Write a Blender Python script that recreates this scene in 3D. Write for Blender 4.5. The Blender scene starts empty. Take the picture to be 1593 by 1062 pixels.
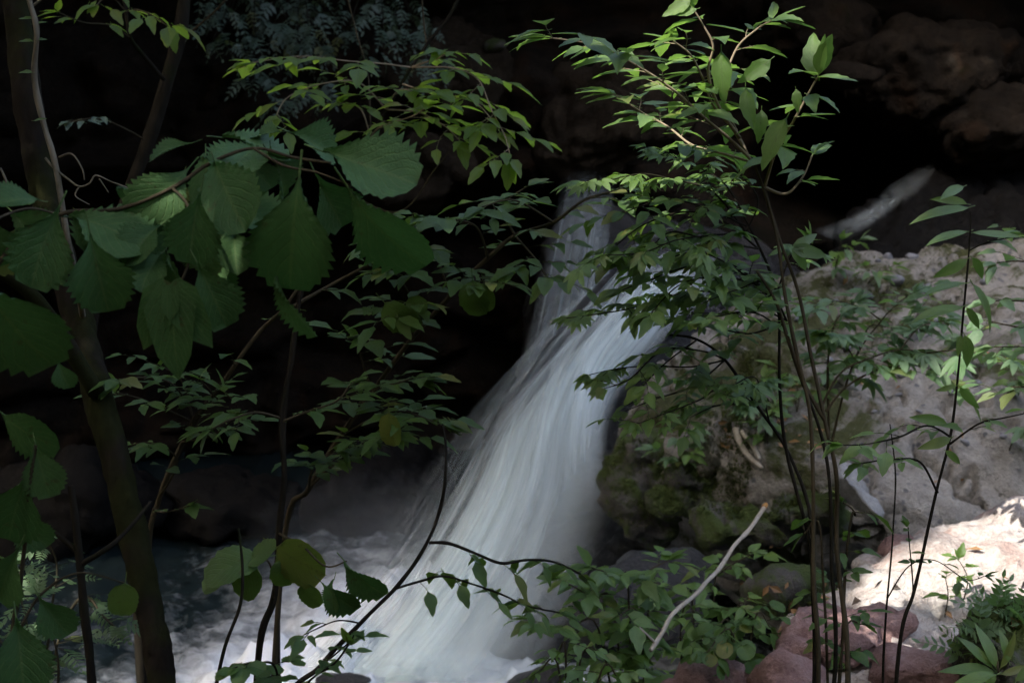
import bpy, bmesh, math, random
from math import radians, sin, cos, pi, exp, sqrt
from mathutils import Vector, Matrix, noise, Quaternion
from mathutils.bvhtree import BVHTree

sc = bpy.context.scene
COL = sc.collection
RND = random.Random(7)

# ------------------------------------------------------------------ camera
PITCH = radians(10.0)
FW = Vector((0, cos(PITCH), -sin(PITCH)))
UP = Vector((0, sin(PITCH), cos(PITCH)))
RT = Vector((1, 0, 0))
cam_d = bpy.data.cameras.new('camera')
cam_d.sensor_width = 36.0
cam_d.lens = 50.0
cam_d.clip_start = 0.05
cam_d.clip_end = 500
cam_d.dof.use_dof = True
cam_d.dof.focus_distance = 3.1
cam_d.dof.aperture_fstop = 7.1
cam = bpy.data.objects.new('camera', cam_d)
COL.objects.link(cam)
cam.rotation_euler = (pi / 2 - PITCH, 0, 0)
sc.camera = cam
TW = 0.72 / 1593.0


def P(px, py, d):
    """photo pixel + depth along the optical axis -> world point"""
    return (FW + RT * ((px - 796.5) * TW) + UP * ((531 - py) * TW)) * d


# ------------------------------------------------------------------ world, sun, exposure
SUN_TO = Vector((-0.46, -0.44, 0.77)).normalized()      # from behind, left, high
elev = math.asin(SUN_TO.z)
azim = math.atan2(SUN_TO.x, SUN_TO.y)
world = bpy.data.worlds.new('World')
sc.world = world
world.use_nodes = True
wn = world.node_tree
wn.nodes.clear()
sky = wn.nodes.new('ShaderNodeTexSky')
sky.sky_type = 'NISHITA'
sky.sun_disc = False
sky.sun_elevation = elev
sky.sun_rotation = azim
sky.air_density = 1.0
sky.dust_density = 6.0
sky.ozone_density = 0.3
bg = wn.nodes.new('ShaderNodeBackground')
bg.inputs['Strength'].default_value = 0.15
wo = wn.nodes.new('ShaderNodeOutputWorld')
wn.links.new(sky.outputs[0], bg.inputs['Color'])
wn.links.new(bg.outputs[0], wo.inputs['Surface'])
sun_d = bpy.data.lights.new('sun', 'SUN')
sun_d.energy = 2.2
sun_d.angle = radians(0.5)
sun_d.color = (1.0, 0.965, 0.91)
sun = bpy.data.objects.new('sun', sun_d)
COL.objects.link(sun)
sun.rotation_mode = 'QUATERNION'
sun.rotation_quaternion = SUN_TO.to_track_quat('Z', 'Y')
sun.location = SUN_TO * 30
sc.view_settings.view_transform = 'Standard'
sc.view_settings.look = 'None'
sc.view_settings.gamma = 1.0
sc.view_settings.use_curve_mapping = False
sc.view_settings.exposure = 2.4
sc.cycles.max_bounces = 6
sc.cycles.diffuse_bounces = 4
sc.cycles.glossy_bounces = 2
sc.cycles.transmission_bounces = 4
sc.cycles.transparent_max_bounces = 24
sc.cycles.volume_bounces = 1
sc.cycles.use_denoising = True
sc.cycles.sample_clamp_indirect = 4.0
sc.cycles.caustics_reflective = False
sc.cycles.caustics_refractive = False


# ------------------------------------------------------------------ helpers
def sstep(a, b, x):
    t = max(0.0, min(1.0, (x - a) / (b - a)))
    return t * t * (3 - 2 * t)


def lerp(a, b, t):
    return a + (b - a) * t


def tag(o, label=None, cat=None, group=None, kind=None):
    if label: o['label'] = label
    if cat: o['category'] = cat
    if group: o['group'] = group
    if kind: o['kind'] = kind
    return o


def mesh_obj(name, verts, faces, mat, parent=None, base=None, smooth=True, uvs=None, attr=None):
    """verts in world space; base = world origin of the object (or of its parent Empty)"""
    base = base or Vector((0, 0, 0))
    me = bpy.data.meshes.new(name)
    me.from_pydata([tuple(Vector(v) - base) for v in verts], [], faces)
    if uvs:
        lay = me.uv_layers.new(name='UVMap')
        for lp in me.loops:
            lay.data[lp.index].uv = uvs[lp.vertex_index]
    if attr:
        for an, vals in attr.items():
            a = me.attributes.new(an, 'FLOAT', 'POINT')
            a.data.foreach_set('value', vals)
    if smooth:
        me.polygons.foreach_set('use_smooth', [True] * len(me.polygons))
    if mat: me.materials.append(mat)
    o = bpy.data.objects.new(name, me)
    COL.objects.link(o)
    if parent:
        o.parent = parent
    else:
        o.location = base
    return o


def empty(name, loc):
    o = bpy.data.objects.new(name, None)
    COL.objects.link(o)
    o.location = loc
    o.empty_display_size = 0.1
    return o


# ---- materials
def newmat(name):
    m = bpy.data.materials.new(name)
    m.use_nodes = True
    nt = m.node_tree
    nt.nodes.clear()
    out = nt.nodes.new('ShaderNodeOutputMaterial')
    return m, nt, out


class N:
    """terse node builder"""
    def __init__(s, nt): s.nt = nt

    def n(s, typ, ins=None, **props):
        nd = s.nt.nodes.new(typ)
        for k, v in props.items(): setattr(nd, k, v)
        for k, v in (ins or {}).items():
            if isinstance(v, bpy.types.NodeSocket): s.nt.links.new(v, nd.inputs[k])
            else: nd.inputs[k].default_value = v
        return nd

    def coord(s, which='Object'): return s.n('ShaderNodeTexCoord').outputs[which]

    def noise(s, vec, scale, detail=5, rough=0.6, dist=0.0):
        return s.n('ShaderNodeTexNoise', {'Vector': vec, 'Scale': scale, 'Detail': detail, 'Roughness': rough, 'Distortion': dist}).outputs['Fac']

    def ramp(s, fac, stops):
        r = s.n('ShaderNodeValToRGB', {'Fac': fac})
        e = r.color_ramp.elements
        while len(e) < len(stops): e.new(0.5)
        for el, (p, c) in zip(e, stops):
            el.position = p
            el.color = (c, c, c, 1) if isinstance(c, (int, float)) else (*c, 1)
        return r.outputs['Color']

    def mix(s, fac, a, b, mode='MIX'):
        m = s.n('ShaderNodeMix', data_type='RGBA', blend_type=mode)
        for k, v in ((0, fac), (6, a), (7, b)):
            if isinstance(v, bpy.types.NodeSocket): s.nt.links.new(v, m.inputs[k])
            else: m.inputs[k].default_value = v if k == 0 else (*v, 1)
        return m.outputs[2]

    def math(s, op, a, b=0.0, clamp=False):
        m = s.n('ShaderNodeMath', operation=op, use_clamp=clamp)
        for k, v in ((0, a), (1, b)):
            if isinstance(v, bpy.types.NodeSocket): s.nt.links.new(v, m.inputs[k])
            else: m.inputs[k].default_value = v
        return m.outputs[0]

    def bump(s, h, strength=0.4, dist=0.02):
        return s.n('ShaderNodeBump', {'Height': h, 'Strength': strength, 'Distance': dist}).outputs[0]

    def link(s, a, b): s.nt.links.new(a, b)


def rock_mat(name, cols, scale=3.0, moss=0.0, moss_col=(0.05, 0.07, 0.015), rough=0.8, speck=0.0, speck_col=(0.5, 0.48, 0.45), bump=0.5, spec=0.3, moss_scale=1.6, stain=None):
    m, nt, out = newmat(name)
    b = N(nt)
    co = b.coord()
    n1 = b.noise(co, scale, 8, 0.65, 0.3)
    n2 = b.noise(co, scale * 6, 6, 0.7)
    n3 = b.noise(co, scale * 24, 4, 0.7)
    h = b.math('ADD', b.math('MULTIPLY', n1, 0.6), b.math('MULTIPLY', n2, 0.4))
    k = len(cols)
    col = b.ramp(h, [(0.30 + 0.40 * i / (k - 1), c) for i, c in enumerate(cols)])
    col = b.mix(0.55, col, b.ramp(n3, [(0.3, 0.55), (0.7, 1.0)]), 'MULTIPLY')
    if speck:
        v = b.n('ShaderNodeTexVoronoi', {'Vector': co, 'Scale': scale * 9}, feature='F1')
        sp = b.ramp(v.outputs['Color'], [(1.0 - speck, 0.0), (1.0 - speck + 0.08, 1.0)])
        near = b.ramp(v.outputs['Distance'], [(0.25, 1.0), (0.4, 0.0)])
        col = b.mix(b.math('MULTIPLY', sp, near), col, speck_col)
    if stain:
        st = b.ramp(b.noise(co, scale * 0.6, 6, 0.65, 1.0), [(0.52, 0.0), (0.62, 1.0)])
        col = b.mix(b.math('MULTIPLY', st, 0.7), col, stain)
    if moss:
        geo = b.n('ShaderNodeNewGeometry')
        nz = b.n('ShaderNodeSeparateXYZ', {0: geo.outputs['Normal']}).outputs['Z']
        mn = b.math('ADD', b.noise(co, moss_scale, 7, 0.7, 0.6), b.math('MULTIPLY', n2, 0.25))
        mf = b.ramp(b.math('ADD', mn, b.math('MULTIPLY', nz, 0.03)), [(0.86 - 0.5 * moss, 0.0), (0.94 - 0.5 * moss, 1.0)])
        mc = b.mix(n3, tuple(c * 0.5 for c in moss_col), tuple(c * 1.5 for c in moss_col))
        col = b.mix(mf, col, mc)
    hh = b.math('ADD', b.math('MULTIPLY', n2, 0.7), b.math('MULTIPLY', n3, 0.35))
    p = b.n('ShaderNodeBsdfPrincipled', {'Base Color': col, 'Roughness': rough, 'Specular IOR Level': spec, 'Normal': b.bump(hh, bump, 0.05)})
    b.link(p.outputs[0], out.inputs['Surface'])
    return m


def bark_mat(name, c1, c2, moss=(0.03, 0.045, 0.01), mossf=0.5, scale=14.0):
    m, nt, out = newmat(name)
    b = N(nt)
    co = b.coord()
    mp = b.n('ShaderNodeMapping', {'Vector': co, 'Scale': (1, 1, 0.25)}).outputs[0]
    n1 = b.noise(mp, scale, 8, 0.7, 0.5)
    n2 = b.noise(co, 5, 5, 0.65)
    n3 = b.noise(co, 60, 4, 0.7)
    col = b.ramp(n1, [(0.3, c1), (0.7, c2)])
    mf = b.ramp(n2, [(0.60 - 0.25 * mossf, 0.0), (0.75 - 0.25 * mossf, 1.0)])
    col = b.mix(b.math('MULTIPLY', mf, 0.85 if mossf else 0.0), col, b.mix(n3, tuple(x * 0.5 for x in moss), tuple(x * 1.6 for x in moss)))
    p = b.n('ShaderNodeBsdfPrincipled', {'Base Color': col, 'Roughness': 0.95, 'Specular IOR Level': 0.06, 'Normal': b.bump(b.math('ADD', n1, b.math('MULTIPLY', n3, 0.3)), 0.6, 0.01)})
    b.link(p.outputs[0], out.inputs['Surface'])
    return m


def leaf_mat(name, c1, c2, trans=(0.16, 0.30, 0.03), tf=0.4, rough=0.36, spec=0.6, veins=7.0, vein_b=0.4):
    """c1..c2 = colour range between single leaves; veins drawn from the leaf's own UV"""
    m, nt, out = newmat(name)
    b = N(nt)
    uv = b.coord('UV')
    oi = b.n('ShaderNodeObjectInfo')
    sx = b.n('ShaderNodeSeparateXYZ', {0: uv})
    ax = b.math('ABSOLUTE', b.math('SUBTRACT', sx.outputs['X'], 0.5))
    mid = b.ramp(ax, [(0.012, 1.0), (0.03, 0.0)])
    ph = b.math('SUBTRACT', b.math('MULTIPLY', sx.outputs['Y'], veins), b.math('MULTIPLY', ax, veins * 0.9))
    fr = b.math('ABSOLUTE', b.math('SUBTRACT', b.math('FRACT', ph), 0.5))
    lat = b.ramp(fr, [(0.03, 1.0), (0.12, 0.0)])
    vein = b.math('MAXIMUM', mid, b.math('MULTIPLY', lat, 0.6))
    co = b.coord('Object')
    nz = b.noise(co, 6.0, 5, 0.65)
    nf = b.noise(co, 40.0, 3, 0.6)
    col = b.mix(oi.outputs['Random'], c1, c2)
    col = b.mix(0.6, col, b.ramp(nz, [(0.3, 0.65), (0.7, 1.25)]), 'MULTIPLY')
    col = b.mix(b.math('MULTIPLY', vein, vein_b), col, (0.14, 0.20, 0.07))
    rare = b.ramp(b.math('FRACT', b.math('MULTIPLY', oi.outputs['Random'], 17.3)), [(0.90, 0.0), (0.97, 0.7)])
    col = b.mix(rare, col, (0.17, 0.16, 0.035))
    wob = b.n('ShaderNodeVectorMath', {0: co, 1: oi.outputs['Location']}, operation='ADD').outputs[0]
    brown = b.ramp(b.noise(wob, 7.0, 4, 0.6), [(0.64, 0.0), (0.68, 1.0)])
    col = b.mix(b.math('MULTIPLY', brown, 0.6), col, (0.06, 0.035, 0.012))
    hgt = b.math('ADD', b.math('MULTIPLY', lat, -0.6), b.math('MULTIPLY', nf, 0.3))
    nrm = b.bump(hgt, 0.35, 0.02)
    p = b.n('ShaderNodeBsdfPrincipled', {'Base Color': col, 'Roughness': rough, 'Specular IOR Level': spec, 'Normal': nrm})
    tcol = b.mix(oi.outputs['Random'], trans, tuple(x * 0.75 for x in trans))
    tcol = b.mix(b.math('MULTIPLY', vein, 0.4), tcol, (0.05, 0.09, 0.01))
    tr = b.n('ShaderNodeBsdfTranslucent', {'Color': tcol})
    mx = b.n('ShaderNodeMixShader', {0: tf, 1: p.outputs[0], 2: tr.outputs[0]})
    b.link(mx.outputs[0], out.inputs['Surface'])
    return m


M = {}
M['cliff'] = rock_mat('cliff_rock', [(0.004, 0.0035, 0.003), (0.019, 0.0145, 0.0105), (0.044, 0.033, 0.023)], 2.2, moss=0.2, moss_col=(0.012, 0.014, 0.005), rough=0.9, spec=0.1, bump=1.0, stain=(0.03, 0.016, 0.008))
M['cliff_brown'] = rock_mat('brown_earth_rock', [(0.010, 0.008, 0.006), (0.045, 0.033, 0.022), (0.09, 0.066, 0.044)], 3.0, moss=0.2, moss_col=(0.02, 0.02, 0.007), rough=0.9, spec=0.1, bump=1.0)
M['boulder'] = rock_mat('grey_boulder', [(0.12, 0.11, 0.096), (0.35, 0.325, 0.288), (0.50, 0.465, 0.41)], 2.6, moss=0.44, rough=0.85, speck=0.28, speck_col=(0.15, 0.148, 0.15), bump=1.0, moss_col=(0.06, 0.065, 0.02), stain=(0.17, 0.145, 0.12))
M['slab'] = rock_mat('red_slab', [(0.18, 0.12, 0.10), (0.43, 0.37, 0.33), (0.62, 0.59, 0.55)], 2.4, moss=0.1, stain=(0.27, 0.135, 0.105), rough=0.85, speck=0.22, speck_col=(0.48, 0.42, 0.38), bump=0.7)
M['redrock'] = rock_mat('red_rock', [(0.14, 0.075, 0.065), (0.29, 0.175, 0.155), (0.40, 0.30, 0.27)], 4.0, moss=0.2, rough=0.85, bump=0.7)
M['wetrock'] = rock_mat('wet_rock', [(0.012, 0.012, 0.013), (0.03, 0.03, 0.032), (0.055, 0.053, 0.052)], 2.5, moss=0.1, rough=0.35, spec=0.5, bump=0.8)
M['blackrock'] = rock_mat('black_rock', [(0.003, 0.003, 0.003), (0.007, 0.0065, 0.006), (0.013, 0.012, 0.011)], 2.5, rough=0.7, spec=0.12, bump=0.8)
M['mossrock'] = rock_mat('mossy_rock', [(0.05, 0.045, 0.04), (0.11, 0.10, 0.09), (0.18, 0.165, 0.15)], 3.0, moss=0.62, rough=0.9, bump=0.8)
M['palerock'] = rock_mat('pale_rock', [(0.26, 0.25, 0.24), (0.42, 0.41, 0.39), (0.54, 0.52, 0.5)], 6.0, rough=0.8, bump=0.7)
M['pebble'] = rock_mat('pebble_stone', [(0.12, 0.125, 0.14), (0.2, 0.205, 0.22), (0.28, 0.28, 0.30)], 9.0, rough=0.7, bump=0.4)
M['soil'] = rock_mat('forest_soil', [(0.008, 0.006, 0.004), (0.022, 0.017, 0.011), (0.045, 0.034, 0.022)], 4.0, moss=0.35, rough=0.95, bump=0.9)
M['bark_moss'] = bark_mat('mossy_bark', (0.006, 0.005, 0.004), (0.024, 0.019, 0.014), mossf=0.7, moss=(0.016, 0.018, 0.0055))
M['bark_dark'] = bark_mat('dark_bark', (0.008, 0.007, 0.005), (0.026, 0.022, 0.016), mossf=0.3, moss=(0.012, 0.016, 0.005))
M['bark_pale'] = bark_mat('pale_bark', (0.10, 0.085, 0.06), (0.24, 0.21, 0.155), mossf=0.25)
M['stem'] = bark_mat('stem_bark', (0.028, 0.024, 0.015), (0.08, 0.065, 0.04), mossf=0.0)
M['stem_pale'] = bark_mat('stem_pale_bark', (0.16, 0.12, 0.08), (0.30, 0.24, 0.16), mossf=0.0)
M['deadwood'] = bark_mat('dead_wood', (0.28, 0.24, 0.19), (0.5, 0.45, 0.38), mossf=0.0, scale=30)
M['cutwood'] = bark_mat('cut_wood', (0.35, 0.16, 0.05), (0.5, 0.28, 0.1), mossf=0.0, scale=30)
M['leaf_big'] = leaf_mat('broad_leaf', (0.044, 0.105, 0.032), (0.07, 0.145, 0.048), tf=0.28, trans=(0.07, 0.17, 0.03), veins=8, vein_b=0.45, rough=0.5, spec=0.2)
M['leaf_dark'] = leaf_mat('dark_leaf', (0.045, 0.098, 0.02), (0.08, 0.145, 0.034), tf=0.38, trans=(0.16, 0.28, 0.03), spec=0.35)
M['leaf_shrub'] = leaf_mat('shrub_leaf', (0.08, 0.15, 0.028), (0.15, 0.245, 0.06), tf=0.40, trans=(0.22, 0.40, 0.06))
M['leaf_pale'] = leaf_mat('pale_leaf', (0.09, 0.165, 0.07), (0.14, 0.22, 0.11), tf=0.40, trans=(0.22, 0.40, 0.07))
M['leaf_yellow'] = leaf_mat('backlit_leaf', (0.07, 0.14, 0.025), (0.11, 0.18, 0.035), tf=0.58, trans=(0.36, 0.56, 0.04))
M['leaf_blue'] = leaf_mat('grey_green_leaf', (0.06, 0.10, 0.075), (0.10, 0.145, 0.11), tf=0.3, trans=(0.10, 0.18, 0.06))
M['leaf_dead'] = leaf_mat('fallen_leaf', (0.22, 0.10, 0.03), (0.40, 0.24, 0.10), tf=0.2, trans=(0.3, 0.15, 0.05), vein_b=0.1)
M['canopy'] = leaf_mat('canopy_leaf', (0.04, 0.09, 0.02), (0.06, 0.12, 0.03), tf=0.3, trans=(0.10, 0.20, 0.02))
M['mossblade'] = leaf_mat('moss_blade', (0.05, 0.075, 0.012), (0.09, 0.11, 0.02), tf=0.3, trans=(0.12, 0.15, 0.02), veins=1, vein_b=0.0)

# ------------------------------------------------------------------ ground
POOL_Z = -3.3


def gz(x, y):
    k = sstep(0.5, 1.7, x)
    y0 = lerp(2.6, 3.3, k)
    z = -1.68 - 2.1 * sstep(y0, y0 + 3.3, y)
    z += 2.2 * sstep(2.6, 5.0, x) * sstep(5.0, 8.0, y)
    z += max(0.0, x - 7.0) * 0.45
    z += max(0.0, -1.6 - y) * 0.85
    z += max(0.0, -3.6 - x) * 0.75
    z += 0.10 * noise.noise((x * 0.8, y * 0.8, 0)) + 0.05 * noise.noise((x * 2.7, y * 2.7, 3))
    return min(z, 16 + 0.5 * noise.noise((x * .2, y * .2, 1)))


def grid_mesh(xs, ys, fn):
    vs, fs = [], []
    nx, ny = len(xs), len(ys)
    for y in ys:
        for x in xs: vs.append(fn(x, y))
    for j in range(ny - 1):
        for i in range(nx - 1):
            a = j * nx + i
            fs.append((a, a + 1, a + nx + 1, a + nx))
    return vs, fs


def axis(segs):
    r = []
    for a, b, n in segs:
        r += [a + (b - a) * i / n for i in range(n)]
    return r + [segs[-1][1]]


xs = axis([(-40, -8, 16), (-8, -4, 16), (-4, 5, 75), (5, 10, 20), (10, 40, 15)])
ys = axis([(-40, -4, 18), (-4, 2, 24), (2, 9, 60), (9, 14, 20), (14, 40, 10)])
v, f = grid_mesh(xs, ys, lambda x, y: Vector((x, y, gz(x, y))))
ground = mesh_obj('ground', v, f, M['soil'])
tag(ground, 'dark forest soil of the stream bank', kind='structure')
BVH = {'ground': BVHTree.FromPolygons(v, f)}


# ------------------------------------------------------------------ cliff behind the fall
def fbm(p, oct=5, lac=2.1, gain=0.5):
    s, a = 0.0, 1.0
    p = Vector(p)
    for _ in range(oct):
        s += a * noise.noise(p)
        p = p * lac
        a *= gain
    return s


def cliff_y(x, z):
    y = 11.7
    y += 0.35 * max(0, z + 0.7) * (1 - sstep(0.8, 2.2, z))            # bank above the ledge leans back
    y -= 1.9 * sstep(1.05, 2.8, z) * (0.8 + 0.4 * noise.noise((x * 0.35, 0, 4.2)))   # overhang
    rec = (1 - sstep(-1.0, -0.55, z)) * (1 - sstep(0.0, 1.2, x))
    y += 1.2 * rec                                                   # hollow below the ledge
    y += 3.4 * exp(-((x - 2.95) / 0.75) ** 2 - ((z + 0.62) / 0.55) ** 2)   # cave where the stream comes out
    y -= 1.6 * sstep(-2.6, -5.5, x)
    y -= 1.3 * sstep(4.6, 7.5, x)
    st = fbm((x * 0.6, 7.7, z * 0.8))
    y += 0.55 * st
    y += 0.20 * fbm((x * 2.0, 2.2, z * 2.1), 5)
    y += 0.10 * abs(noise.noise((x * 3.1, 5, z * 4.0)))
    y -= 0.30 * max(0, min(1, (noise.voronoi((x * 0.9, 3.1, z * 1.6))[0][1] - noise.voronoi((x * 0.9, 3.1, z * 1.6))[0][0]) * 3))
    # bedding steps
    q = z * 2.2 + 0.5 * noise.noise((x * 0.6, 1, z * 0.5))
    y += 0.03 * (abs((q % 1.0) - 0.5) * 2) ** 3
    return y


xs = axis([(-14, -5, 40), (-5, 5, 170), (5, 14, 40)])
zs = axis([(-4.6, -3.4, 6), (-3.4, 1.2, 95), (1.2, 4.6, 22)])
v, f = grid_mesh(xs, zs, lambda x, z: Vector((x, cliff_y(x, z), z)))
nx = len(xs)
for k in range(1, 9):                                               # cliff top running back
    for x in xs:
        v.append(Vector((x, cliff_y(x, 4.6) + k * 2.5, 4.6 + 0.25 * k * k * 0.5 + 0.3 * noise.noise((x * .4, k, 2)))))
n0 = len(zs)
for k in range(8):
    for i in range(nx - 1):
        a = (n0 - 1 + k) * nx + i
        f.append((a, a + 1, a + nx + 1, a + nx))
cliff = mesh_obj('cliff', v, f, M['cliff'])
tag(cliff, 'dark brown overhanging rock cliff behind the waterfall', kind='structure')
BVH['cliff'] = BVHTree.FromPolygons(v, f)


# ------------------------------------------------------------------ rocks
def rock_mesh(pts, edge, smooth=4, rounded=0.35, crack=0.0, amp=0.06, freq=2.0, seed=0, ridged=0.0, strata=0.0, crag=0.0):
    bm = bmesh.new()
    for p in pts: bm.verts.new(p)
    bmesh.ops.convex_hull(bm, input=bm.verts)
    bmesh.ops.delete(bm, geom=[vv for vv in bm.verts if not vv.link_faces], context='VERTS')
    for _ in range(8):
        es = [e for e in bm.edges if e.calc_length() > edge]
        if not es or len(bm.verts) > 45000: break
        bmesh.ops.subdivide_edges(bm, edges=es, cuts=1)
        bmesh.ops.triangulate(bm, faces=[fc for fc in bm.faces if len(fc.verts) > 3])
        if len(bm.verts) < 4000 and rounded:
            bmesh.ops.smooth_vert(bm, verts=bm.verts, factor=rounded, use_axis_x=True, use_axis_y=True, use_axis_z=True)
    for _ in range(smooth):
        bmesh.ops.smooth_vert(bm, verts=bm.verts, factor=0.5, use_axis_x=True, use_axis_y=True, use_axis_z=True)
    bm.normal_update()
    off = Vector((seed * 13.7, seed * 5.1, seed * 9.3))
    new = []
    for vv in bm.verts:
        p = vv.co
        q = p * freq + off
        d = amp * fbm(q, 6, 2.1, 0.55)
        if crag:                                                  # broken facets: difference of cell distances
            w_ = q * 1.3 + Vector((noise.noise(q * 2.1), noise.noise(q * 2.1 + Vector((9, 0, 0))), 0)) * 0.5
            vd = noise.voronoi(w_)[0]
            d += crag * (min(vd[1] - vd[0], 0.35) - 0.2)
            vd = noise.voronoi(w_ * 3.3)[0]
            d += crag * 0.35 * (min(vd[1] - vd[0], 0.3) - 0.15)
        if crack:
            vd = noise.voronoi(q * 0.75 + Vector((fbm(q * 1.5, 3), fbm(q * 1.5 + Vector((4, 4, 4)), 3), 0)) * 0.45)[0]
            d -= crack * max(0.0, 1 - (vd[1] - vd[0]) / 0.07)
        if ridged:
            d -= ridged * (1 - abs(noise.noise(q * 1.7))) ** 6
        if strata:
            d += strata * (abs(((p.z * 5 + 0.8 * noise.noise(q)) % 1) - 0.5) - 0.25)
        new.append(p + vv.normal * d)
    for vv, c in zip(bm.verts, new): vv.co = c
    bm.verts.index_update()
    vs = [vv.co.copy() for vv in bm.verts]
    fs = [tuple(vv.index for vv in fc.verts) for fc in bm.faces]
    bm.free()
    return vs, fs


def rock(name, label, pts, mat, edge=0.06, key=None, cat='rock', group=None, kind=None, parent=None, pbase=None, **kw):
    vs, fs = rock_mesh(pts, edge, **kw)
    lo = Vector((sum(p.x for p in vs) / len(vs), sum(p.y for p in vs) / len(vs), min(p.z for p in vs)))
    o = mesh_obj(name, vs, fs, mat, parent=parent, base=pbase or lo)
    if not parent: tag(o, label, None if kind else cat, group, kind)
    if key: BVH[key] = BVHTree.FromPolygons(vs, fs)
    return o


def hit(px, py, keys, default=6.0):
    """where the sight line of a photo pixel meets the built surfaces -> (point, normal)"""
    d = P(px, py, 1.0).normalized()
    best = None
    for k in keys:
        loc, nor, idx, dist = BVH[k].ray_cast(Vector((0, 0, 0)), d)
        if loc and (best is None or dist < best[2]): best = (loc, nor, dist)
    if best: return best[0], best[1]
    if py < 1000 and default == 6.0: return hit(px, py + 6, keys, default)
    return P(px, py, default), Vector((0, 0, 1))


B = []
for a in [(1285, 384, 8.9), (1400, 352, 9.3), (1510, 358, 9.4), (1640, 378, 9.2), (1900, 420, 8.6), (1900, 700, 7.0), (1900, 900, 6.4),
          (1070, 478, 9.0), (1020, 530, 8.7), (960, 610, 8.35), (936, 680, 8.1), (955, 780, 8.1), (1030, 850, 7.9), (1160, 850, 7.6),
          (1320, 835, 7.0), (1500, 830, 6.6), (1230, 620, 7.35), (1420, 640, 7.25), (1110, 620, 7.6), (1075, 720, 7.45), (1250, 720, 7.05), (1600, 640, 7.2)]:
    B.append(P(*a))
B += [P(1285, 400, 8.9) + Vector((0.2, 1.2, -1.2)), P(1900, 420, 8.6) + Vector((0, 1.5, -2)), P(1010, 540, 8.6) + Vector((0.6, 0.8, -1.6)), P(1010, 850, 7.3) + Vector((0.5, 0.9, -0.6)), P(1500, 830, 6.4) + Vector((0, 1, -1.2)), P(1900, 900, 6.4) + Vector((0, 1, -1.2))]
boulder = rock('boulder', 'huge pale grey mossy boulder beside the waterfall', B, M['boulder'], 0.035, 'boulder', cat='boulder', amp=0.085, freq=1.7, seed=3, smooth=1, crag=0.11, crack=0.10)

pts = [P(*a) for a in [(1165, 1040, 4.35), (1195, 985, 4.6), (1260, 940, 4.9), (1345, 868, 5.25), (1420, 838, 5.35), (1475, 822, 5.4), (1560, 785, 5.5), (1700, 740, 5.5), (1800, 760, 5.2),
                       (1800, 980, 4.5), (1560, 1000, 4.35), (1420, 1075, 4.15), (1250, 1110, 4.05)]]
pts += [p + Vector((0.05, 0.35, -0.7)) for p in pts[:8]] + [p + Vector((0, 0.1, -0.7)) for p in pts[8:]]
rock('slab_rock', 'large tilted reddish slab rock with a sunlit white patch', pts, M['slab'], 0.035, 'slab', amp=0.05, freq=2.6, seed=5, rounded=0.06, smooth=0, crag=0.09, crack=0.05)

# pale ledge stone lying below the boulder's foot
pts = [P(*a) for a in [(1303, 712, 6.55), (1330, 712, 6.6), (1395, 805, 6.15), (1372, 815, 6.05), (1340, 770, 6.15), (1310, 745, 6.3)]]
pts += [p + Vector((0.0, 0.25, -0.10)) for p in pts]
rock('ledge_stone', 'narrow pale grey stone jutting out below the boulder', pts, M['palerock'], 0.03, 'ledge', amp=0.04, freq=5, seed=8, smooth=0, crag=0.06)


def stone(name, label, px, py, d, w, h, mat, dep=None, seed=0, edge=0.04, key=None, npt=22, **kw):
    """irregular stone filling w x h photo pixels around (px,py) at depth d"""
    r = random.Random(seed * 77 + 5)
    c = P(px, py, d)
    a, bq = w * TW * d / 2, h * TW * d / 2
    dd = (dep or (a + bq) / 2)
    pts = []
    for i in range(npt):
        u = r.uniform(-1, 1); t = r.uniform(0, 2 * pi); s = sqrt(1 - u * u)
        k = r.uniform(0.85, 1.08)
        pts.append(c + Vector((a * s * cos(t) * k, dd * s * sin(t) * k, bq * u * k)))
    return rock(name, label, pts, mat, edge, key, seed=seed, **kw)


stone('dark_rock', 'grey green rock in the dark hollow under the boulder', 1215, 925, 6.1, 190, 130, M['mossrock'], seed=11, key='dark1', amp=0.05, freq=3, smooth=2)
stone('red_rock', 'low pinkish rock at the bottom edge beside the stick', 1080, 1078, 4.3, 240, 90, M['redrock'], seed=12, key='red1', rounded=0.1, npt=12, amp=0.04, freq=5, smooth=0, crag=0.05)
stone('red_rock', 'pinkish rock at the bottom edge in front of the slab', 1222, 1062, 4.15, 150, 90, M['redrock'], seed=13, key='red2', rounded=0.1, npt=12, amp=0.04, freq=5, smooth=0, crag=0.05)
stone('red_rock', 'dull red rock wedged against the upper edge of the sunlit slab', 1425, 858, 5.15, 130, 46, M['redrock'], seed=61, rounded=0.08, npt=11, amp=0.035, freq=5, smooth=0, crag=0.06)
stone('red_rock', 'dull red rock on the shaded lower part of the slab', 1370, 975, 4.45, 130, 80, M['redrock'], seed=62, rounded=0.08, npt=11, amp=0.035, freq=5, smooth=0, crag=0.07)
stone('red_rock', 'broad red rock in the shade behind the shrub stems', 1300, 1000, 4.35, 250, 120, M['redrock'], seed=64, rounded=0.1, npt=14, amp=0.05, freq=4, smooth=0, crag=0.08, crack=0.03)
stone('red_rock', 'red rock under the thin dark sapling at the bottom edge', 1420, 1045, 4.1, 170, 80, M['redrock'], seed=65, rounded=0.1, npt=14, amp=0.05, freq=4, smooth=0, crag=0.07)
stone('red_rock', 'small dark red rock at the foot of the shrub stems', 1250, 985, 4.55, 100, 60, M['redrock'], seed=63, rounded=0.08, npt=11, amp=0.035, freq=5, smooth=0, crag=0.06)
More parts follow.
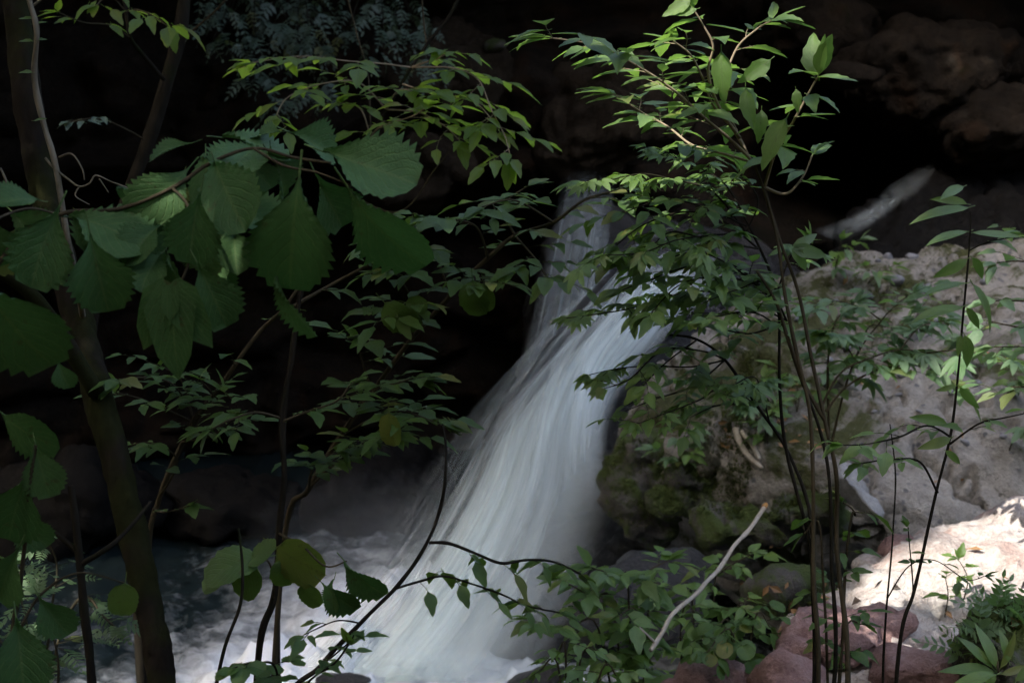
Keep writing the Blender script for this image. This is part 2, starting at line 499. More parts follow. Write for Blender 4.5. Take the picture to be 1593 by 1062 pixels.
stone('wet_stone', 'black wet stone at the foot of the waterfall', 835, 1058, 7.3, 130, 66, M['wetrock'], seed=14, key='wet1', amp=0.03, freq=4, smooth=2)
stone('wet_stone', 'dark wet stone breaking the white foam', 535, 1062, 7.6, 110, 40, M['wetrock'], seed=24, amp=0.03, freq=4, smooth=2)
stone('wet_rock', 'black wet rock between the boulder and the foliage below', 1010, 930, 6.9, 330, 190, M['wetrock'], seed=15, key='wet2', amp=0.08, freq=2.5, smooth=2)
stone('cliff_stone', 'rounded grey stone caught on the cliff', 770, 68, 11.4, 46, 50, M['mossrock'], seed=16, amp=0.02, freq=4, smooth=2)
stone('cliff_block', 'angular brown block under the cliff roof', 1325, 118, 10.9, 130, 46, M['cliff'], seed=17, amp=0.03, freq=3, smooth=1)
stone('mossy_bank', 'dark mossy hump at the lower right corner', 1605, 1025, 3.9, 230, 190, M['mossrock'], seed=18, key='bank', amp=0.08, freq=4, smooth=0, rounded=0.15, crag=0.08, dep=0.35, cat='bank')
stone('boulder_lump', 'mossy lump at the water side of the boulder', 1005, 760, 7.85, 170, 220, M['mossrock'], seed=19, key='lump', amp=0.12, freq=2.6, smooth=1, crag=0.12, dep=0.4)

stone('mossy_block', 'brown mossy block low on the boulder above the stick', 1160, 812, 7.25, 210, 90, M['mossrock'], seed=41, key='blk1', amp=0.10, freq=3, smooth=0, crag=0.14)
stone('mossy_block', 'rounded mossy block under the bleached root', 1090, 765, 7.55, 170, 120, M['mossrock'], seed=42, key='blk2', amp=0.10, freq=3, smooth=0, crag=0.14)
stone('mossy_block', 'low mossy block behind the shrub stems', 1255, 800, 6.75, 150, 100, M['mossrock'], seed=43, key='blk3', amp=0.10, freq=3, smooth=0, crag=0.12)
for i_, (x_, y_, d_, w_, h_, lab_) in enumerate([(330, 800, 10.9, 420, 150, 'shore rock coloured black as shade behind the slim sapling'), (590, 770, 11.3, 330, 200, 'shore rock coloured black as shade in the hollow beside the fall'), (90, 790, 10.4, 380, 200, 'shore rock coloured black as shade behind the mossy trunk')]):
    stone('shore_rock', lab_, x_, y_, d_, w_, h_, M['blackrock'], seed=50 + i_, amp=0.12, freq=1.8, smooth=0, crag=0.15, edge=0.08, dep=0.8)  # near-black colour stands in for the shade of the hollow
for i_, (x_, y_, d_, w_, h_, lab_) in enumerate([(1440, 120, 11.5, 330, 190, 'large rounded brown rock high on the right of the cliff'), (1545, 195, 11.2, 230, 130, 'brown rock above the upper cascade at the right edge'), (1260, 40, 11.9, 260, 150, 'dim brown rock at the top behind the tall shrub'),
                                                     (930, 190, 11.75, 330, 210, 'brown earthy hump above the thin rear fall'), (690, 120, 11.8, 240, 170, 'dim brown rock behind the backlit leaves'), (640, 260, 11.8, 230, 150, 'dim brown rock left of the thin rear fall')]):
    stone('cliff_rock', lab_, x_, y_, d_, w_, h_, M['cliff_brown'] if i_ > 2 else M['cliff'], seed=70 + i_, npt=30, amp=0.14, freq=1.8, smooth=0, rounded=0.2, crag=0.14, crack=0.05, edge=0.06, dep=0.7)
# wet rock the upper cascade runs over
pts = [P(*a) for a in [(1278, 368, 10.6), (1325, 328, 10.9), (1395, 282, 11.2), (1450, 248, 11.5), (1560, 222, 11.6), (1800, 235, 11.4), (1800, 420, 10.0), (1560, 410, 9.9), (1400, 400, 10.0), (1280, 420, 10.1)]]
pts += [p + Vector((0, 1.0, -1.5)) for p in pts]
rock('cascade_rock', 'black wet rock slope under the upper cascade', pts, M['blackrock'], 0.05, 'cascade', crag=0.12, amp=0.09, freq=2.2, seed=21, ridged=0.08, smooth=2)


# ------------------------------------------------------------------ water
def water_mat(name, su, sv, lo, hi, seed, col=(0.80, 0.90, 0.91), amax=1.0, fade=(0.0, 0.06, 0.9, 1.0), edge=0.16, bottom=1.0, veil=(0.55, 0.8, 0.0)):
    """silky falling water: streaks run along V of the sheet's UV, density thins to the edges"""
    m, nt, out = newmat(name)
    b = N(nt)
    uv = b.coord('UV')
    mp = b.n('ShaderNodeMapping', {'Vector': uv, 'Scale': (su, sv, 1), 'Location': (seed * 3.7, seed * 1.3, 0)}).outputs[0]
    mp2 = b.n('ShaderNodeMapping', {'Vector': uv, 'Scale': (su * 3.5, sv * 1.6, 1), 'Location': (seed * 1.7, seed * 2.3, 0)}).outputs[0]
    mp3 = b.n('ShaderNodeMapping', {'Vector': uv, 'Scale': (su * 0.3, sv * 0.7, 1), 'Location': (seed * 5.1, seed, 0)}).outputs[0]
    n1 = b.noise(mp, 1.0, 5, 0.55, 0.15)
    n2 = b.noise(mp2, 1.0, 4, 0.6)
    n3 = b.noise(mp3, 1.0, 3, 0.5)
    s = b.math('ADD', b.math('ADD', b.math('MULTIPLY', n1, 0.45), b.math('MULTIPLY', n2, 0.2)), b.math('MULTIPLY', n3, 0.35))
    den = b.ramp(s, [(lo, 0.0), (hi, 1.0)])
    sx = b.n('ShaderNodeSeparateXYZ', {0: uv})
    wob = b.math('ADD', sx.outputs['X'], b.math('MULTIPLY', b.math('SUBTRACT', n1, 0.5), 0.22))
    e1 = b.ramp(wob, [(0.02, 0.0), (edge, 1.0)])
    e2 = b.ramp(wob, [(1 - edge * 0.55, 1.0), (0.985, 0.0)])
    vv = b.ramp(sx.outputs['Y'], [(fade[0], 0.0), (fade[1], 1.0), (fade[2], 1.0), (fade[3], bottom)])
    thin = b.math('SUBTRACT', 1.0, b.math('MULTIPLY', b.ramp(sx.outputs['X'], [(veil[0], 0.0), (veil[1], 1.0)]), b.ramp(sx.outputs['Y'], [(0.45, 0.0), (0.7, veil[2])])))
    den = b.math('MULTIPLY', den, thin)
    al = b.math('MULTIPLY', b.math('MULTIPLY', den, b.math('MULTIPLY', e1, e2)), b.math('MULTIPLY', vv, amax))
    nrm = b.bump(b.math('ADD', n1, b.math('MULTIPLY', n2, 0.5)), 0.12, 0.03)
    d = b.n('ShaderNodeBsdfPrincipled', {'Base Color': (*col, 1), 'Roughness': 0.55, 'Specular IOR Level': 0.3, 'Normal': nrm})
    t = b.n('ShaderNodeBsdfTranslucent', {'Color': (*col, 1)})
    mx = b.n('ShaderNodeMixShader', {0: 0.4, 1: d.outputs[0], 2: t.outputs[0]})
    tr = b.n('ShaderNodeBsdfTransparent')
    fin = b.n('ShaderNodeMixShader', {0: al, 1: tr.outputs[0], 2: mx.outputs[0]})
    b.link(fin.outputs[0], out.inputs['Surface'])
    return m


V0 = Vector((0, 0, 0))


def catmull(pts, n):
    out = []
    k = len(pts)
    for i in range(k - 1):
        p0, p1, p2, p3 = pts[max(i - 1, 0)], pts[i], pts[i + 1], pts[min(i + 2, k - 1)]
        for j in range(n):
            t = j / n
            out.append(0.5 * ((2 * p1) + (p2 - p0) * t + (2 * p0 - 5 * p1 + 4 * p2 - p3) * t * t + (3 * p1 - p0 - 3 * p2 + p3) * t ** 3))
    out.append(pts[-1].copy())
    return out


def ribbon(name, secs, mat, onto=None, nu=40, nv=10, bulge=0.15, push=0.0, rough=0.03, seed=0, parent=None, widen=0.0):
    L = catmull([P(*s[0]) for s in secs], nv)
    R = catmull([P(*s[1]) for s in secs], nv)
    vs, uvs, fs = [], [], []
    n = len(L)
    for j in range(n):
        v_ = j / (n - 1)
        for i in range(nu + 1):
            u = i / nu
            uu = u * (1 + 2 * widen * min(1, v_ * 1.4)) - widen * min(1, v_ * 1.4)
            p = L[j].lerp(R[j], uu)
            ax = (R[j] - L[j]).normalized()
            tg = (L[min(j + 1, n - 1)] - L[max(j - 1, 0)]).normalized()
            nr = ax.cross(tg)
            if nr.y > 0: nr = -nr
            nr.normalize()
            rip = rough * noise.noise((u * 14 + seed, v_ * 2.5, seed)) + 0.5 * rough * noise.noise((u * 40 + seed, v_ * 4, seed))
            p = p + nr * (bulge * sin(pi * u) + push + rip)
            if onto:
                loc, nn_, ix, ds = BVH[onto].ray_cast(V0, p.normalized())
                if loc and abs(ds - p.length) < 1.2: p = loc - loc.normalized() * (0.025 + abs(rip))
            vs.append(p); uvs.append((u, v_))
    for j in range(n - 1):
        for i in range(nu):
            a = j * (nu + 1) + i
            fs.append((a, a + 1, a + nu + 2, a + nu + 1))
    return vs, fs, uvs


main = [((1235, 345, 10.9), (1310, 400, 10.0)), ((1090, 385, 10.5), (1200, 440, 9.6)), ((1000, 450, 10.1), (1075, 474, 9.25)), ((932, 520, 9.6), (1020, 530, 8.95)),
        ((846, 605, 9.3), (958, 615, 8.75)), ((762, 700, 9.0), (944, 700, 8.45)), ((702, 800, 8.7), (944, 800, 8.15)), ((640, 900, 8.45), (915, 900, 7.9)),
        ((560, 1000, 8.2), (865, 1000, 7.7)), ((490, 1075, 8.05), (815, 1075, 7.55))]
fall = empty('waterfall', P(650, 1075, 7.9))
tag(fall, 'white silky waterfall pouring down left of the boulder', kind='structure')
fb = fall.location
for i, (push, su, sv, lo, hi, am, wd) in enumerate([(0.0, 7, 1.3, 0.33, 0.62, 0.9, 0.0), (0.08, 13, 1.6, 0.40, 0.64, 0.75, 0.05), (0.16, 22, 1.9, 0.44, 0.66, 0.65, 0.12), (-0.06, 4, 1.1, 0.28, 0.55, 0.85, -0.02), (0.24, 30, 2.4, 0.47, 0.66, 0.5, 0.17)]):
    vs, fs, uvs = ribbon('water_sheet', main, None, nu=60, nv=8, bulge=0.16, push=push, rough=0.025, seed=i * 3.1, widen=wd)
    o = mesh_obj('water_sheet', vs, fs, water_mat('falling_water_%d' % i, su, sv, lo, hi, i + 1, amax=am, fade=(0.14, 0.27, 0.96, 1.0), edge=0.2, veil=(0.45, 0.85, 0.78)), parent=fall, base=fb, uvs=uvs)  # upper reach fades out to imitate its dim, shaded look
back = [((872, 283, 10.95), (960, 290, 10.9)), ((864, 330, 10.75), (952, 340, 10.75)), ((844, 420, 10.65), (946, 430, 10.6)), ((824, 510, 10.55), (930, 520, 10.5)), ((804, 600, 10.45), (915, 610, 10.4)), ((786, 700, 10.4), (900, 700, 10.3))]
for i, (push, su, sv, lo, hi, am) in enumerate([(0.0, 9, 0.6, 0.41, 0.64, 0.5), (0.06, 22, 0.7, 0.45, 0.62, 0.45)]):
    vs, fs, uvs = ribbon('back_fall', back, None, nu=36, nv=10, bulge=0.08, push=push, rough=0.03, seed=20 + i * 3.1)
    mesh_obj('back_fall', vs, fs, water_mat('back_water_%d' % i, su, sv, lo, hi, i + 7, amax=am, edge=0.16, fade=(0.0, 0.3, 0.9, 1.0)), parent=fall, base=fb, uvs=uvs)
casc = [((1446, 254, 11.35), (1458, 264, 11.25)), ((1412, 270, 11.1), (1440, 290, 11.0)), ((1382, 290, 10.95), (1412, 312, 10.85)), ((1348, 320, 10.75), (1376, 338, 10.65)), ((1308, 340, 10.5), (1348, 358, 10.4)), ((1260, 356, 10.4), (1310, 380, 10.2))]
vs, fs, uvs = ribbon('upper_cascade', casc, None, 'cascade', nu=24, nv=14, bulge=0.0, push=0.0, rough=0.03, seed=40)
mesh_obj('upper_cascade', vs, fs, water_mat('cascade_water', 4, 3.0, 0.34, 0.66, 12, amax=0.45, edge=0.6, bottom=0.3, fade=(0.0, 0.4, 0.8, 1.0)), parent=fall, base=fb, uvs=uvs)

# rock bed behind the falling water
pts = []
for (l, r) in main:
    for a in (l, r):
        p = P(*a)
        pts.append(p + Vector((0.12, 0.42, -0.22)))
pts += [P(870, 310, 11.4), P(1000, 320, 11.3), P(1300, 380, 11.4), P(790, 700, 11.3), P(690, 1075, 9.4), P(820, 600, 10.9), Vector((2.2, 9.5, -3.6)), Vector((0.2, 10.5, -3.6))]
rock('fall_bed_rock', 'black wet bedrock showing through the falling water', pts, M['wetrock'], 0.08, 'bed', amp=0.07, freq=2.0, seed=31, ridged=0.08, smooth=1)
pts = [P(860, 300, 11.25), P(1010, 300, 11.2), P(830, 480, 11.15), P(1000, 480, 11.1), P(800, 720, 11.1), P(990, 720, 11.1)]
pts += [p + Vector((0, 1.3, -0.1)) for p in pts]
rock('fall_ledge_rock', 'dark wet rock wall behind the thin rear fall', pts, M['wetrock'], 0.08, 'ledgewall', amp=0.08, freq=2.0, seed=33, ridged=0.05, smooth=1)

# pool
m, nt, out = newmat('pool_water')
b = N(nt)
co = b.coord()
foam = b.n('ShaderNodeAttribute', attribute_name='foam').outputs['Fac']
n1 = b.noise(co, 2.6, 8, 0.68, 0.5)
n2 = b.noise(co, 9.0, 7, 0.7, 0.6)
sm = b.math('ADD', b.math('MULTIPLY', n1, 0.6), b.math('MULTIPLY', n2, 0.4))
ff = b.ramp(b.math('SUBTRACT', b.math('ADD', foam, sm), 0.62), [(0.0, 0.0), (0.10, 0.10), (0.20, 0.38), (0.42, 1.0)])
deep = b.n('ShaderNodeBsdfPrincipled', {'Base Color': (0.012, 0.02, 0.022, 1), 'Roughness': 0.12, 'Specular IOR Level': 0.5, 'Normal': b.bump(sm, 0.5, 0.08)})
white = b.n('ShaderNodeBsdfPrincipled', {'Base Color': (0.72, 0.77, 0.82, 1), 'Roughness': 0.7, 'Normal': b.bump(sm, 0.6, 0.06)})
mx = b.n('ShaderNodeMixShader', {0: ff, 1: deep.outputs[0], 2: white.outputs[0]})
b.link(mx.outputs[0], out.inputs['Surface'])
M['pool'] = m
foot = [P(490, 1062, 8.0), P(560, 1040, 7.9), P(650, 1062, 7.85), P(740, 1062, 7.7), P(815, 1062, 7.55), P(600, 960, 8.6), P(660, 860, 9.2)]


def pool_pt(x, y):
    d = min((Vector((x, y)) - p.xy).length for p in foot)
    am = 0.06 + 0.20 * exp(-(d / 0.7) ** 2)
    z = POOL_Z + am * fbm((x * 2.8, y * 2.8, 9), 5, 2.1, 0.6) + 0.12 * exp(-(d / 0.45) ** 2)
    return Vector((x, y, z))


xs = axis([(-7, -3.6, 14), (-3.6, 1.8, 120), (1.8, 3.5, 8)])
ys = axis([(4.5, 6.6, 8), (6.6, 11.2, 100), (11.2, 15, 8)])
v, f = grid_mesh(xs, ys, pool_pt)
fo = []
for p in v:
    d = min((p.xy - q.xy).length for q in foot)
    fo.append(max(0.0, 0.70 * exp(-(d / 0.65) ** 2) + 0.235 * exp(-(d / 2.2) ** 2)))
pool = mesh_obj('pool_water', v, f, M['pool'], attr={'foam': fo})
tag(pool, 'dark churning plunge pool streaked with white foam', kind='structure')

# mist drifting at the foot of the fall
m, nt, out = newmat('spray_mist')
b = N(nt)
co = b.coord('Object')
ln = b.n('ShaderNodeVectorMath', {0: co}, operation='LENGTH').outputs['Value']
shell = b.ramp(ln, [(0.25, 1.0), (1.0, 0.0)])
nn = b.ramp(b.noise(co, 1.8, 4, 0.6, 0.6), [(0.35, 0.1), (0.7, 1.0)])
vol = b.n('ShaderNodeVolumePrincipled', {'Color': (0.9, 0.94, 0.97, 1), 'Density': b.math('MULTIPLY', b.math('MULTIPLY', shell, nn), 0.5), 'Anisotropy': 0.2})
b.link(vol.outputs[0], out.inputs['Volume'])
M['mist'] = m
bm = bmesh.new()
bmesh.ops.create_icosphere(bm, subdivisions=3, radius=1.0)
me = bpy.data.meshes.new('mist'); bm.to_mesh(me); bm.free()
me.materials.append(m)
mist = bpy.data.objects.new('mist', me)
COL.objects.link(mist)
mist.location = P(590, 900, 8.9)
mist.scale = (1.0, 0.8, 0.75)
tag(mist, 'pale spray mist drifting over the pool at the fall', kind='stuff')


# ------------------------------------------------------------------ leaves and stems
def leaf_mesh(name, mat, width, nseg=6, ncol=4, shape='ovate', fold=0.25, droop=0.25, pleat=0.0, teeth=0.0, seed=0, petiole=0.12, holes=None, twist=0.0):
    """unit-long leaf, base at origin, along +Y, face +Z; real outline, midrib fold, droop and teeth"""
    r = random.Random(seed)
    def w(t):
        if shape == 'ovate':   return width * (sin(pi * min(1, t ** 0.72)) ** 0.9) * (1 - 0.25 * t) * 1.12
        if shape == 'lance':   return width * (sin(pi * t ** 0.8) ** 0.8)
        if shape == 'obovate':                                   # narrow base, broad rounded end
            a = sstep(0.0, 0.62, t) ** 0.9
            bq = sqrt(max(0.0, 1 - (max(0, t - 0.62) / 0.38) ** 2.2)) if t > 0.62 else 1
            return width * (0.05 + 0.95 * a) * bq
        if shape == 'round':   return width * sqrt(max(0, 1 - (2 * t - 1) ** 2)) ** 0.8
        return width
    vs, uvs, fs = [], [], []
    ph = r.uniform(0, 6)
    for j in range(nseg + 1):
        t = j / nseg
        hw = w(t) / 2 * (1 + 0.05 * r.uniform(-1, 1))
        tooth = teeth * (1 if j % 2 else -0.6) if 0 < j < nseg else 0
        for i in range(ncol + 1):
            s = (i / ncol) * 2 - 1
            a = abs(s)
            x = hw * s * (1 + (tooth if a > 0.99 else 0))
            y = t + (0.05 * a * a * (1 if shape != 'lance' else 0.4)) * (1 - t) + (teeth * 0.35 * (a > 0.99) * (1 if j % 2 else 0))
            z = fold * abs(x) - droop * t * t + 0.05 * sin(t * 5 + ph) * a * width
            z -= 0.5 * droop * a * a * hw
            z += pleat * abs(sin(pi * (t * nseg / 2 - a * 1.1))) * a * (1 - 0.3 * t)
            x += twist * t * t * 0.2
            vs.append((x, y, z)); uvs.append((s * 0.5 + 0.5, t))
    for j in range(nseg):
        for i in range(ncol):
            if holes and (j, i) in holes: continue
            a = j * (ncol + 1) + i
            fs.append((a, a + 1, a + ncol + 2, a + ncol + 1))
    if petiole:
        k = len(vs); pw = 0.012
        for y, z in ((-petiole, 0.03), (0.03, 0.0)):
            for dx, dz in ((-pw, 0), (pw, 0), (0, -pw * 1.6)):
                vs.append((dx, y, z + dz)); uvs.append((0.5, 0.0))
        for i in range(3):
            j = (i + 1) % 3
            fs.append((k + i, k + j, k + 3 + j, k + 3 + i))
    me = bpy.data.meshes.new(name)
    me.from_pydata(vs, [], fs)
    lay = me.uv_layers.new(name='UVMap')
    for lp in me.loops: lay.data[lp.index].uv = uvs[lp.vertex_index]
    me.polygons.foreach_set('use_smooth', [True] * len(me.polygons))
    me.materials.append(mat)
    return me


def lobed_mesh(name, mat, lobes=3, seed=0, droop=0.2, spread=1.0, hw0=0.19):
    """small palmate leaf: lobes joined at the base"""
    vs, uvs, fs = [], [], []
    for k in range(lobes):
        a = (k - (lobes - 1) / 2) * spread
        L = 1.0 - 0.22 * abs(k - (lobes - 1) / 2)
        o = len(vs)
        for j in range(5):
            t = j / 4
            hw = hw0 * sin(pi * (0.18 + 0.82 * t)) * L * (1.15 if j % 2 else 0.95)
            for s in (-1, 0, 1):
                x, y = hw * s, t * L
                z = 0.2 * abs(x) - droop * t * t
                vs.append((x * cos(a) + y * sin(a), -x * sin(a) + y * cos(a), z)); uvs.append((0.5 + s * 0.5, t))
        for j in range(4):
            for i in range(2):
                q = o + j * 3 + i
                fs.append((q, q + 1, q + 4, q + 3))
    me = bpy.data.meshes.new(name)
    me.from_pydata(vs, [], fs)
    lay = me.uv_layers.new(name='UVMap')
    for lp in me.loops: lay.data[lp.index].uv = uvs[lp.vertex_index]
    me.polygons.foreach_set('use_smooth', [True] * len(me.polygons))
    me.materials.append(mat)
    return me


def pinnate_mesh(name, mat, pairs=5, seed=0, droop=0.3):
    """fern-like compound leaf: leaflets in pairs along one rachis"""
    r = random.Random(seed)
    vs, uvs, fs = [], [], []
    def leaflet(bx, by, bz, a, L, wd):
        o = len(vs)
        for j, (t, w) in enumerate(((0, 0.05), (0.3, 1.0), (0.65, 0.75), (1.0, 0.0))):
            for s in (-1, 1):
                x, y = wd * w * s * 0.5, t * L
                vs.append((bx + x * cos(a) + y * sin(a), by - x * sin(a) + y * cos(a), bz - 0.25 * t * L)); uvs.append((0.5 + 0.5 * s, t))
        for j in range(3):
            q = o + 2 * j
            fs.append((q, q + 1, q + 3, q + 2))
    for k in range(pairs):
        t = 0.15 + 0.75 * k / pairs
        L = 0.42 * (1 - 0.55 * t) * r.uniform(0.85, 1.1)
        for s in (-1, 1): leaflet(0, t, -droop * t * t, s * r.uniform(0.9, 1.15), L, L * 0.42)
    leaflet(0, 0.88, -droop * 0.8, 0, 0.25, 0.11)
    o = len(vs)
    for j in range(4):
        t = j / 3 * 0.9
        for s in (-1, 1): vs.append((0.008 * s, t, -droop * t * t + 0.002)); uvs.append((0.5, 0))
    for j in range(3): q = o + 2 * j; fs.append((q, q + 1, q + 3, q + 2))
    me = bpy.data.meshes.new(name)
    me.from_pydata(vs, [], fs)
    lay = me.uv_layers.new(name='UVMap')
    for lp in me.loops: lay.data[lp.index].uv = uvs[lp.vertex_index]
    me.materials.append(mat)
    return me


LEAF = {}
PENDING = {}
def leafset(key, fn, n=4): LEAF[key] = [fn(i) for i in range(n)]
R0 = random.Random(11)
leafset('big', lambda i: leaf_mesh('broad_leaf', M['leaf_big'], 0.80, 26, 8, 'obovate', 0.26 + 0.16 * (i % 3), 0.15 + 0.07 * i, pleat=0.055, teeth=0.10, seed=i, petiole=0.22, twist=(i - 3) * 0.25), 7)
for key, mt in (('dark', 'leaf_dark'), ('shrub', 'leaf_shrub'), ('yellow', 'leaf_yellow'), ('pale', 'leaf_pale'), ('blue', 'leaf_blue'), ('dead', 'leaf_dead')):
    leafset(key, lambda i: leaf_mesh('leaf', M[mt], 0.42 + 0.05 * (i % 3), 6, 4, 'ovate', 0.18 + 0.12 * (i % 2), 0.06 + 0.08 * i, teeth=0.09, seed=i + 20, petiole=0.13, twist=(i - 1.5) * 0.5), 4)
leafset('lance', lambda i: leaf_mesh('leaf', M['leaf_shrub'], 0.26 + 0.03 * i, 6, 4, 'lance', 0.35, 0.12 + 0.12 * i, seed=i + 40, petiole=0.08, twist=(i - 1) * 0.7), 4)
leafset('long', lambda i: leaf_mesh('leaf', M['leaf_shrub'], 0.34 + 0.04 * i, 8, 4, 'ovate', 0.28, 0.10 + 0.09 * i, teeth=0.07, seed=i + 50, petiole=0.10, twist=(i - 1.5) * 0.6), 4)
leafset('lobed', lambda i: lobed_mesh('leaf', M['leaf_shrub'], 3 + 2 * (i % 2), i, 0.15 + 0.1 * i, 0.75), 3)
leafset('lobedpale', lambda i: lobed_mesh('leaf', M['leaf_pale'], 3 + 2 * (i % 2), i, 0.15 + 0.1 * i, 0.75), 3)
leafset('bigeaten', lambda i: lobed_mesh('eaten_leaf', M['leaf_big'], 3, i, 0.12, 0.52, 0.27), 1)
leafset('fern', lambda i: pinnate_mesh('leaf', M['leaf_pale'], 5, i, 0.25 + 0.15 * i), 3)
leafset('bluefern', lambda i: pinnate_mesh('leaf', M['leaf_blue'], 4, i, 0.35 + 0.2 * i), 3)
leafset('round', lambda i: leaf_mesh('leaf', M['leaf_dark'], 0.85, 14, 6, 'round', 0.22, 0.12 + 0.12 * i, pleat=0.03, teeth=0.035, seed=i + 60, petiole=0.3), 3)


def put_leaf(parent, key, base, direction, normal, size, r, name='leaf'):
    y = direction.normalized()
    x = y.cross(normal)
    if x.length < 1e-3: x = y.cross(Vector((1, 0.3, 0.2)))
    x.normalize()
    z = x.cross(y)
    mt = Matrix((x * size, y * size, z * size)).transposed().to_4x4()
    mt.translation = base - parent.location
    me = r.choice(LEAF[key])
    PENDING.setdefault(parent.name, (parent, []))[1].append((size / max(0.5, base.length), name, me, mt))


class Tube:
    def __init__(s): s.v, s.f = [], []

    def add(s, pts, r0, r1, sides=6, knob=0.0, seed=0):
        n = len(pts)
        st = len(s.v)
        for j, p in enumerate(pts):
            t = (pts[min(j + 1, n - 1)] - pts[max(j - 1, 0)])
            t = t.normalized() if t.length > 1e-6 else Vector((0, 0, 1))
            a = t.cross(Vector((0.13, 0.97, 0.2))).normalized()
            c = t.cross(a)
            rr = lerp(r0, r1, j / (n - 1))
            if knob: rr *= 1 + knob * noise.noise(p * (1.2 / max(r0, 0.003) * 0.12) + Vector((seed, 0, 0)))
            for k in range(sides):
                an = 2 * pi * k / sides
                q = 1 + (knob * 0.6 * noise.noise((p + a * cos(an) * rr) * 9) if knob else 0)
                s.v.append(p + (a * cos(an) + c * sin(an)) * rr * q)
        for j in range(n - 1):
            for k in range(sides):
                k2 = (k + 1) % sides
                s.f.append((st + j * sides + k, st + j * sides + k2, st + (j + 1) * sides + k2, st + (j + 1) * sides + k))
        s.f.append(tuple(st + k for k in range(sides))[::-1])
        s.f.append(tuple(st + (n - 1) * sides + k for k in range(sides)))

    def build(s, name, mat, parent):
        return mesh_obj(name, s.v, s.f, mat, parent=parent, base=parent.location if parent else None)


def wiggle(pts, amp, freq, seed):
    return [p + Vector((noise.noise(p * freq + Vector((seed, 0, 0))), noise.noise(p * freq + Vector((0, seed + 5, 0))), noise.noise(p * freq + Vector((0, 0, seed + 9))))) * amp for p in pts]


def plant(name, label, base, group=None, cat='plant'):
    e = empty(name, base)
    return tag(e, label, cat, group)




def branch(pl, px_pts, r0, r1, mat='stem', leaf=None, size=0.06, t0=0.3, t1=1.0, step=0.08, twig=0.12, nl=4, seed=1, part='branch', tip=True, up=0.35, tilt=0.35, world_pts=None, flat=1.0, droop=0.15, fine=7, knob=0.2, sides=6, bias=None, amp=0.008):
    """one branch: tapered stem through traced points, side twigs and single leaves on them"""
    r = random.Random(seed)
    pts = world_pts or [P(*q) for q in px_pts]
    cv = wiggle(catmull(pts, fine), amp, 4.0, 0)
    tb = Tube()
    tb.add(cv, r0, r1, sides, knob, seed)
    cum = [0.0]
    for a, c in zip(cv, cv[1:]): cum.append(cum[-1] + (c - a).length)
    tot = cum[-1]

    def at(s):
        for i in range(len(cv) - 1):
            if cum[i + 1] >= s:
                k = (s - cum[i]) / max(1e-6, cum[i + 1] - cum[i])
                return cv[i].lerp(cv[i + 1], k), (cv[i + 1] - cv[i]).normalized()
        return cv[-1], (cv[-1] - cv[-2]).normalized()

    leaves = []
    if leaf:
        s = t0 * tot + r.uniform(0, step)
        side = r.choice((-1, 1))
        ga = r.uniform(0, 6.28)
        while s < t1 * tot:
            p, tg = at(s)
            hz = Vector((tg.x, tg.y, 0))
            if hz.length > 0.55:
                sd = Vector((-tg.y, tg.x, 0)).normalized() * side
                d = (tg * r.uniform(0.35, 0.8) + sd * r.uniform(0.7, 1.0) + Vector((0, 0, r.uniform(-0.1, up)))).normalized()
            else:
                ga += 2.4 + r.uniform(-0.4, 0.4)
                d = (Vector((cos(ga), sin(ga), 0)) + Vector((0, 0, up * r.uniform(0.3, 1.6)))).normalized()
            if bias: d = (d + Vector(bias) * r.uniform(0.3, 1)).normalized()
            side = -side
            tl = twig * r.uniform(0.5, 1.25)
            if twig > 0.001:
                q = [p]
                dd = d.copy()
                for k in range(4):
                    dd = (dd + Vector((r.uniform(-.16, .16), r.uniform(-.16, .16), r.uniform(-.12, .08) - droop * 0.25))).normalized()
                    q.append(q[-1] + dd * tl / 4)
                tw = max(0.0011, r1 * 0.55)
                tb.add(q, tw, tw * 0.5, 4)
                nleaf = max(1, int(round(nl * r.uniform(0.7, 1.3))))
                for k in range(nleaf):
                    u = (k + 0.8) / nleaf
                    i = min(3, int(u * 4))
                    pp = q[i].lerp(q[i + 1], min(1, u * 4 - i))
                    td = (q[i + 1] - q[i]).normalized()
                    if k == nleaf - 1: ld = td
                    else:
                        sdv = td.cross(Vector((0, 0, 1)))
                        sdv = sdv.normalized() if sdv.length > 0.1 else Vector((1, 0, 0))
                        ld = td * 0.6 + sdv * (1 if k % 2 else -1) * r.uniform(0.7, 1.1)
                    ld = ld.normalized() + Vector((0, 0, -droop * r.uniform(0.0, 1.8)))
                    leaves.append((pp, ld, LS * size * r.uniform(0.6, 1.15) * (0.8 + 0.2 * u)))
            else:
                leaves.append((p, d + Vector((0, 0, -droop * r.uniform(0, 1.5))), LS * size * r.uniform(0.65, 1.15)))
            s += step * r.uniform(0.7, 1.3)
        if tip:
            p, tg = at(tot)
            for k in range(3):
                leaves.append((p, tg + Vector((r.uniform(-.7, .7), r.uniform(-.7, .7), r.uniform(-.4, .2))), LS * size * r.uniform(0.6, 1.0)))
    tb.build(part, M[mat], pl)
    for (p, d, sz) in leaves:
        nrm = Vector((r.uniform(-1, 1) * tilt, r.uniform(-1, 1) * tilt - 0.12, 1))
        put_leaf(pl, leaf, p, d, nrm, sz, r)
    return cv


LS = 1.08


def groundpt(x, y): return Vector((x, y, gz(x, y) - 0.03))


def root_of(px, py, d):
    p = P(px, py, d)
    return groundpt(p.x, p.y)


# ------------------------------------------------------------------ canopy trees that shade the gorge
SLABN = Vector((0, 0, 1))
GAPS = []      # holes in the canopy: (point lit, polygon in photo pixels)


def sun_uv(p):
    """project along the sun ray onto the plane z = -1.6"""
    t = (p.z + 1.6) / SUN_TO.z
    q = p - SUN_TO * t
    return q.x, q.y


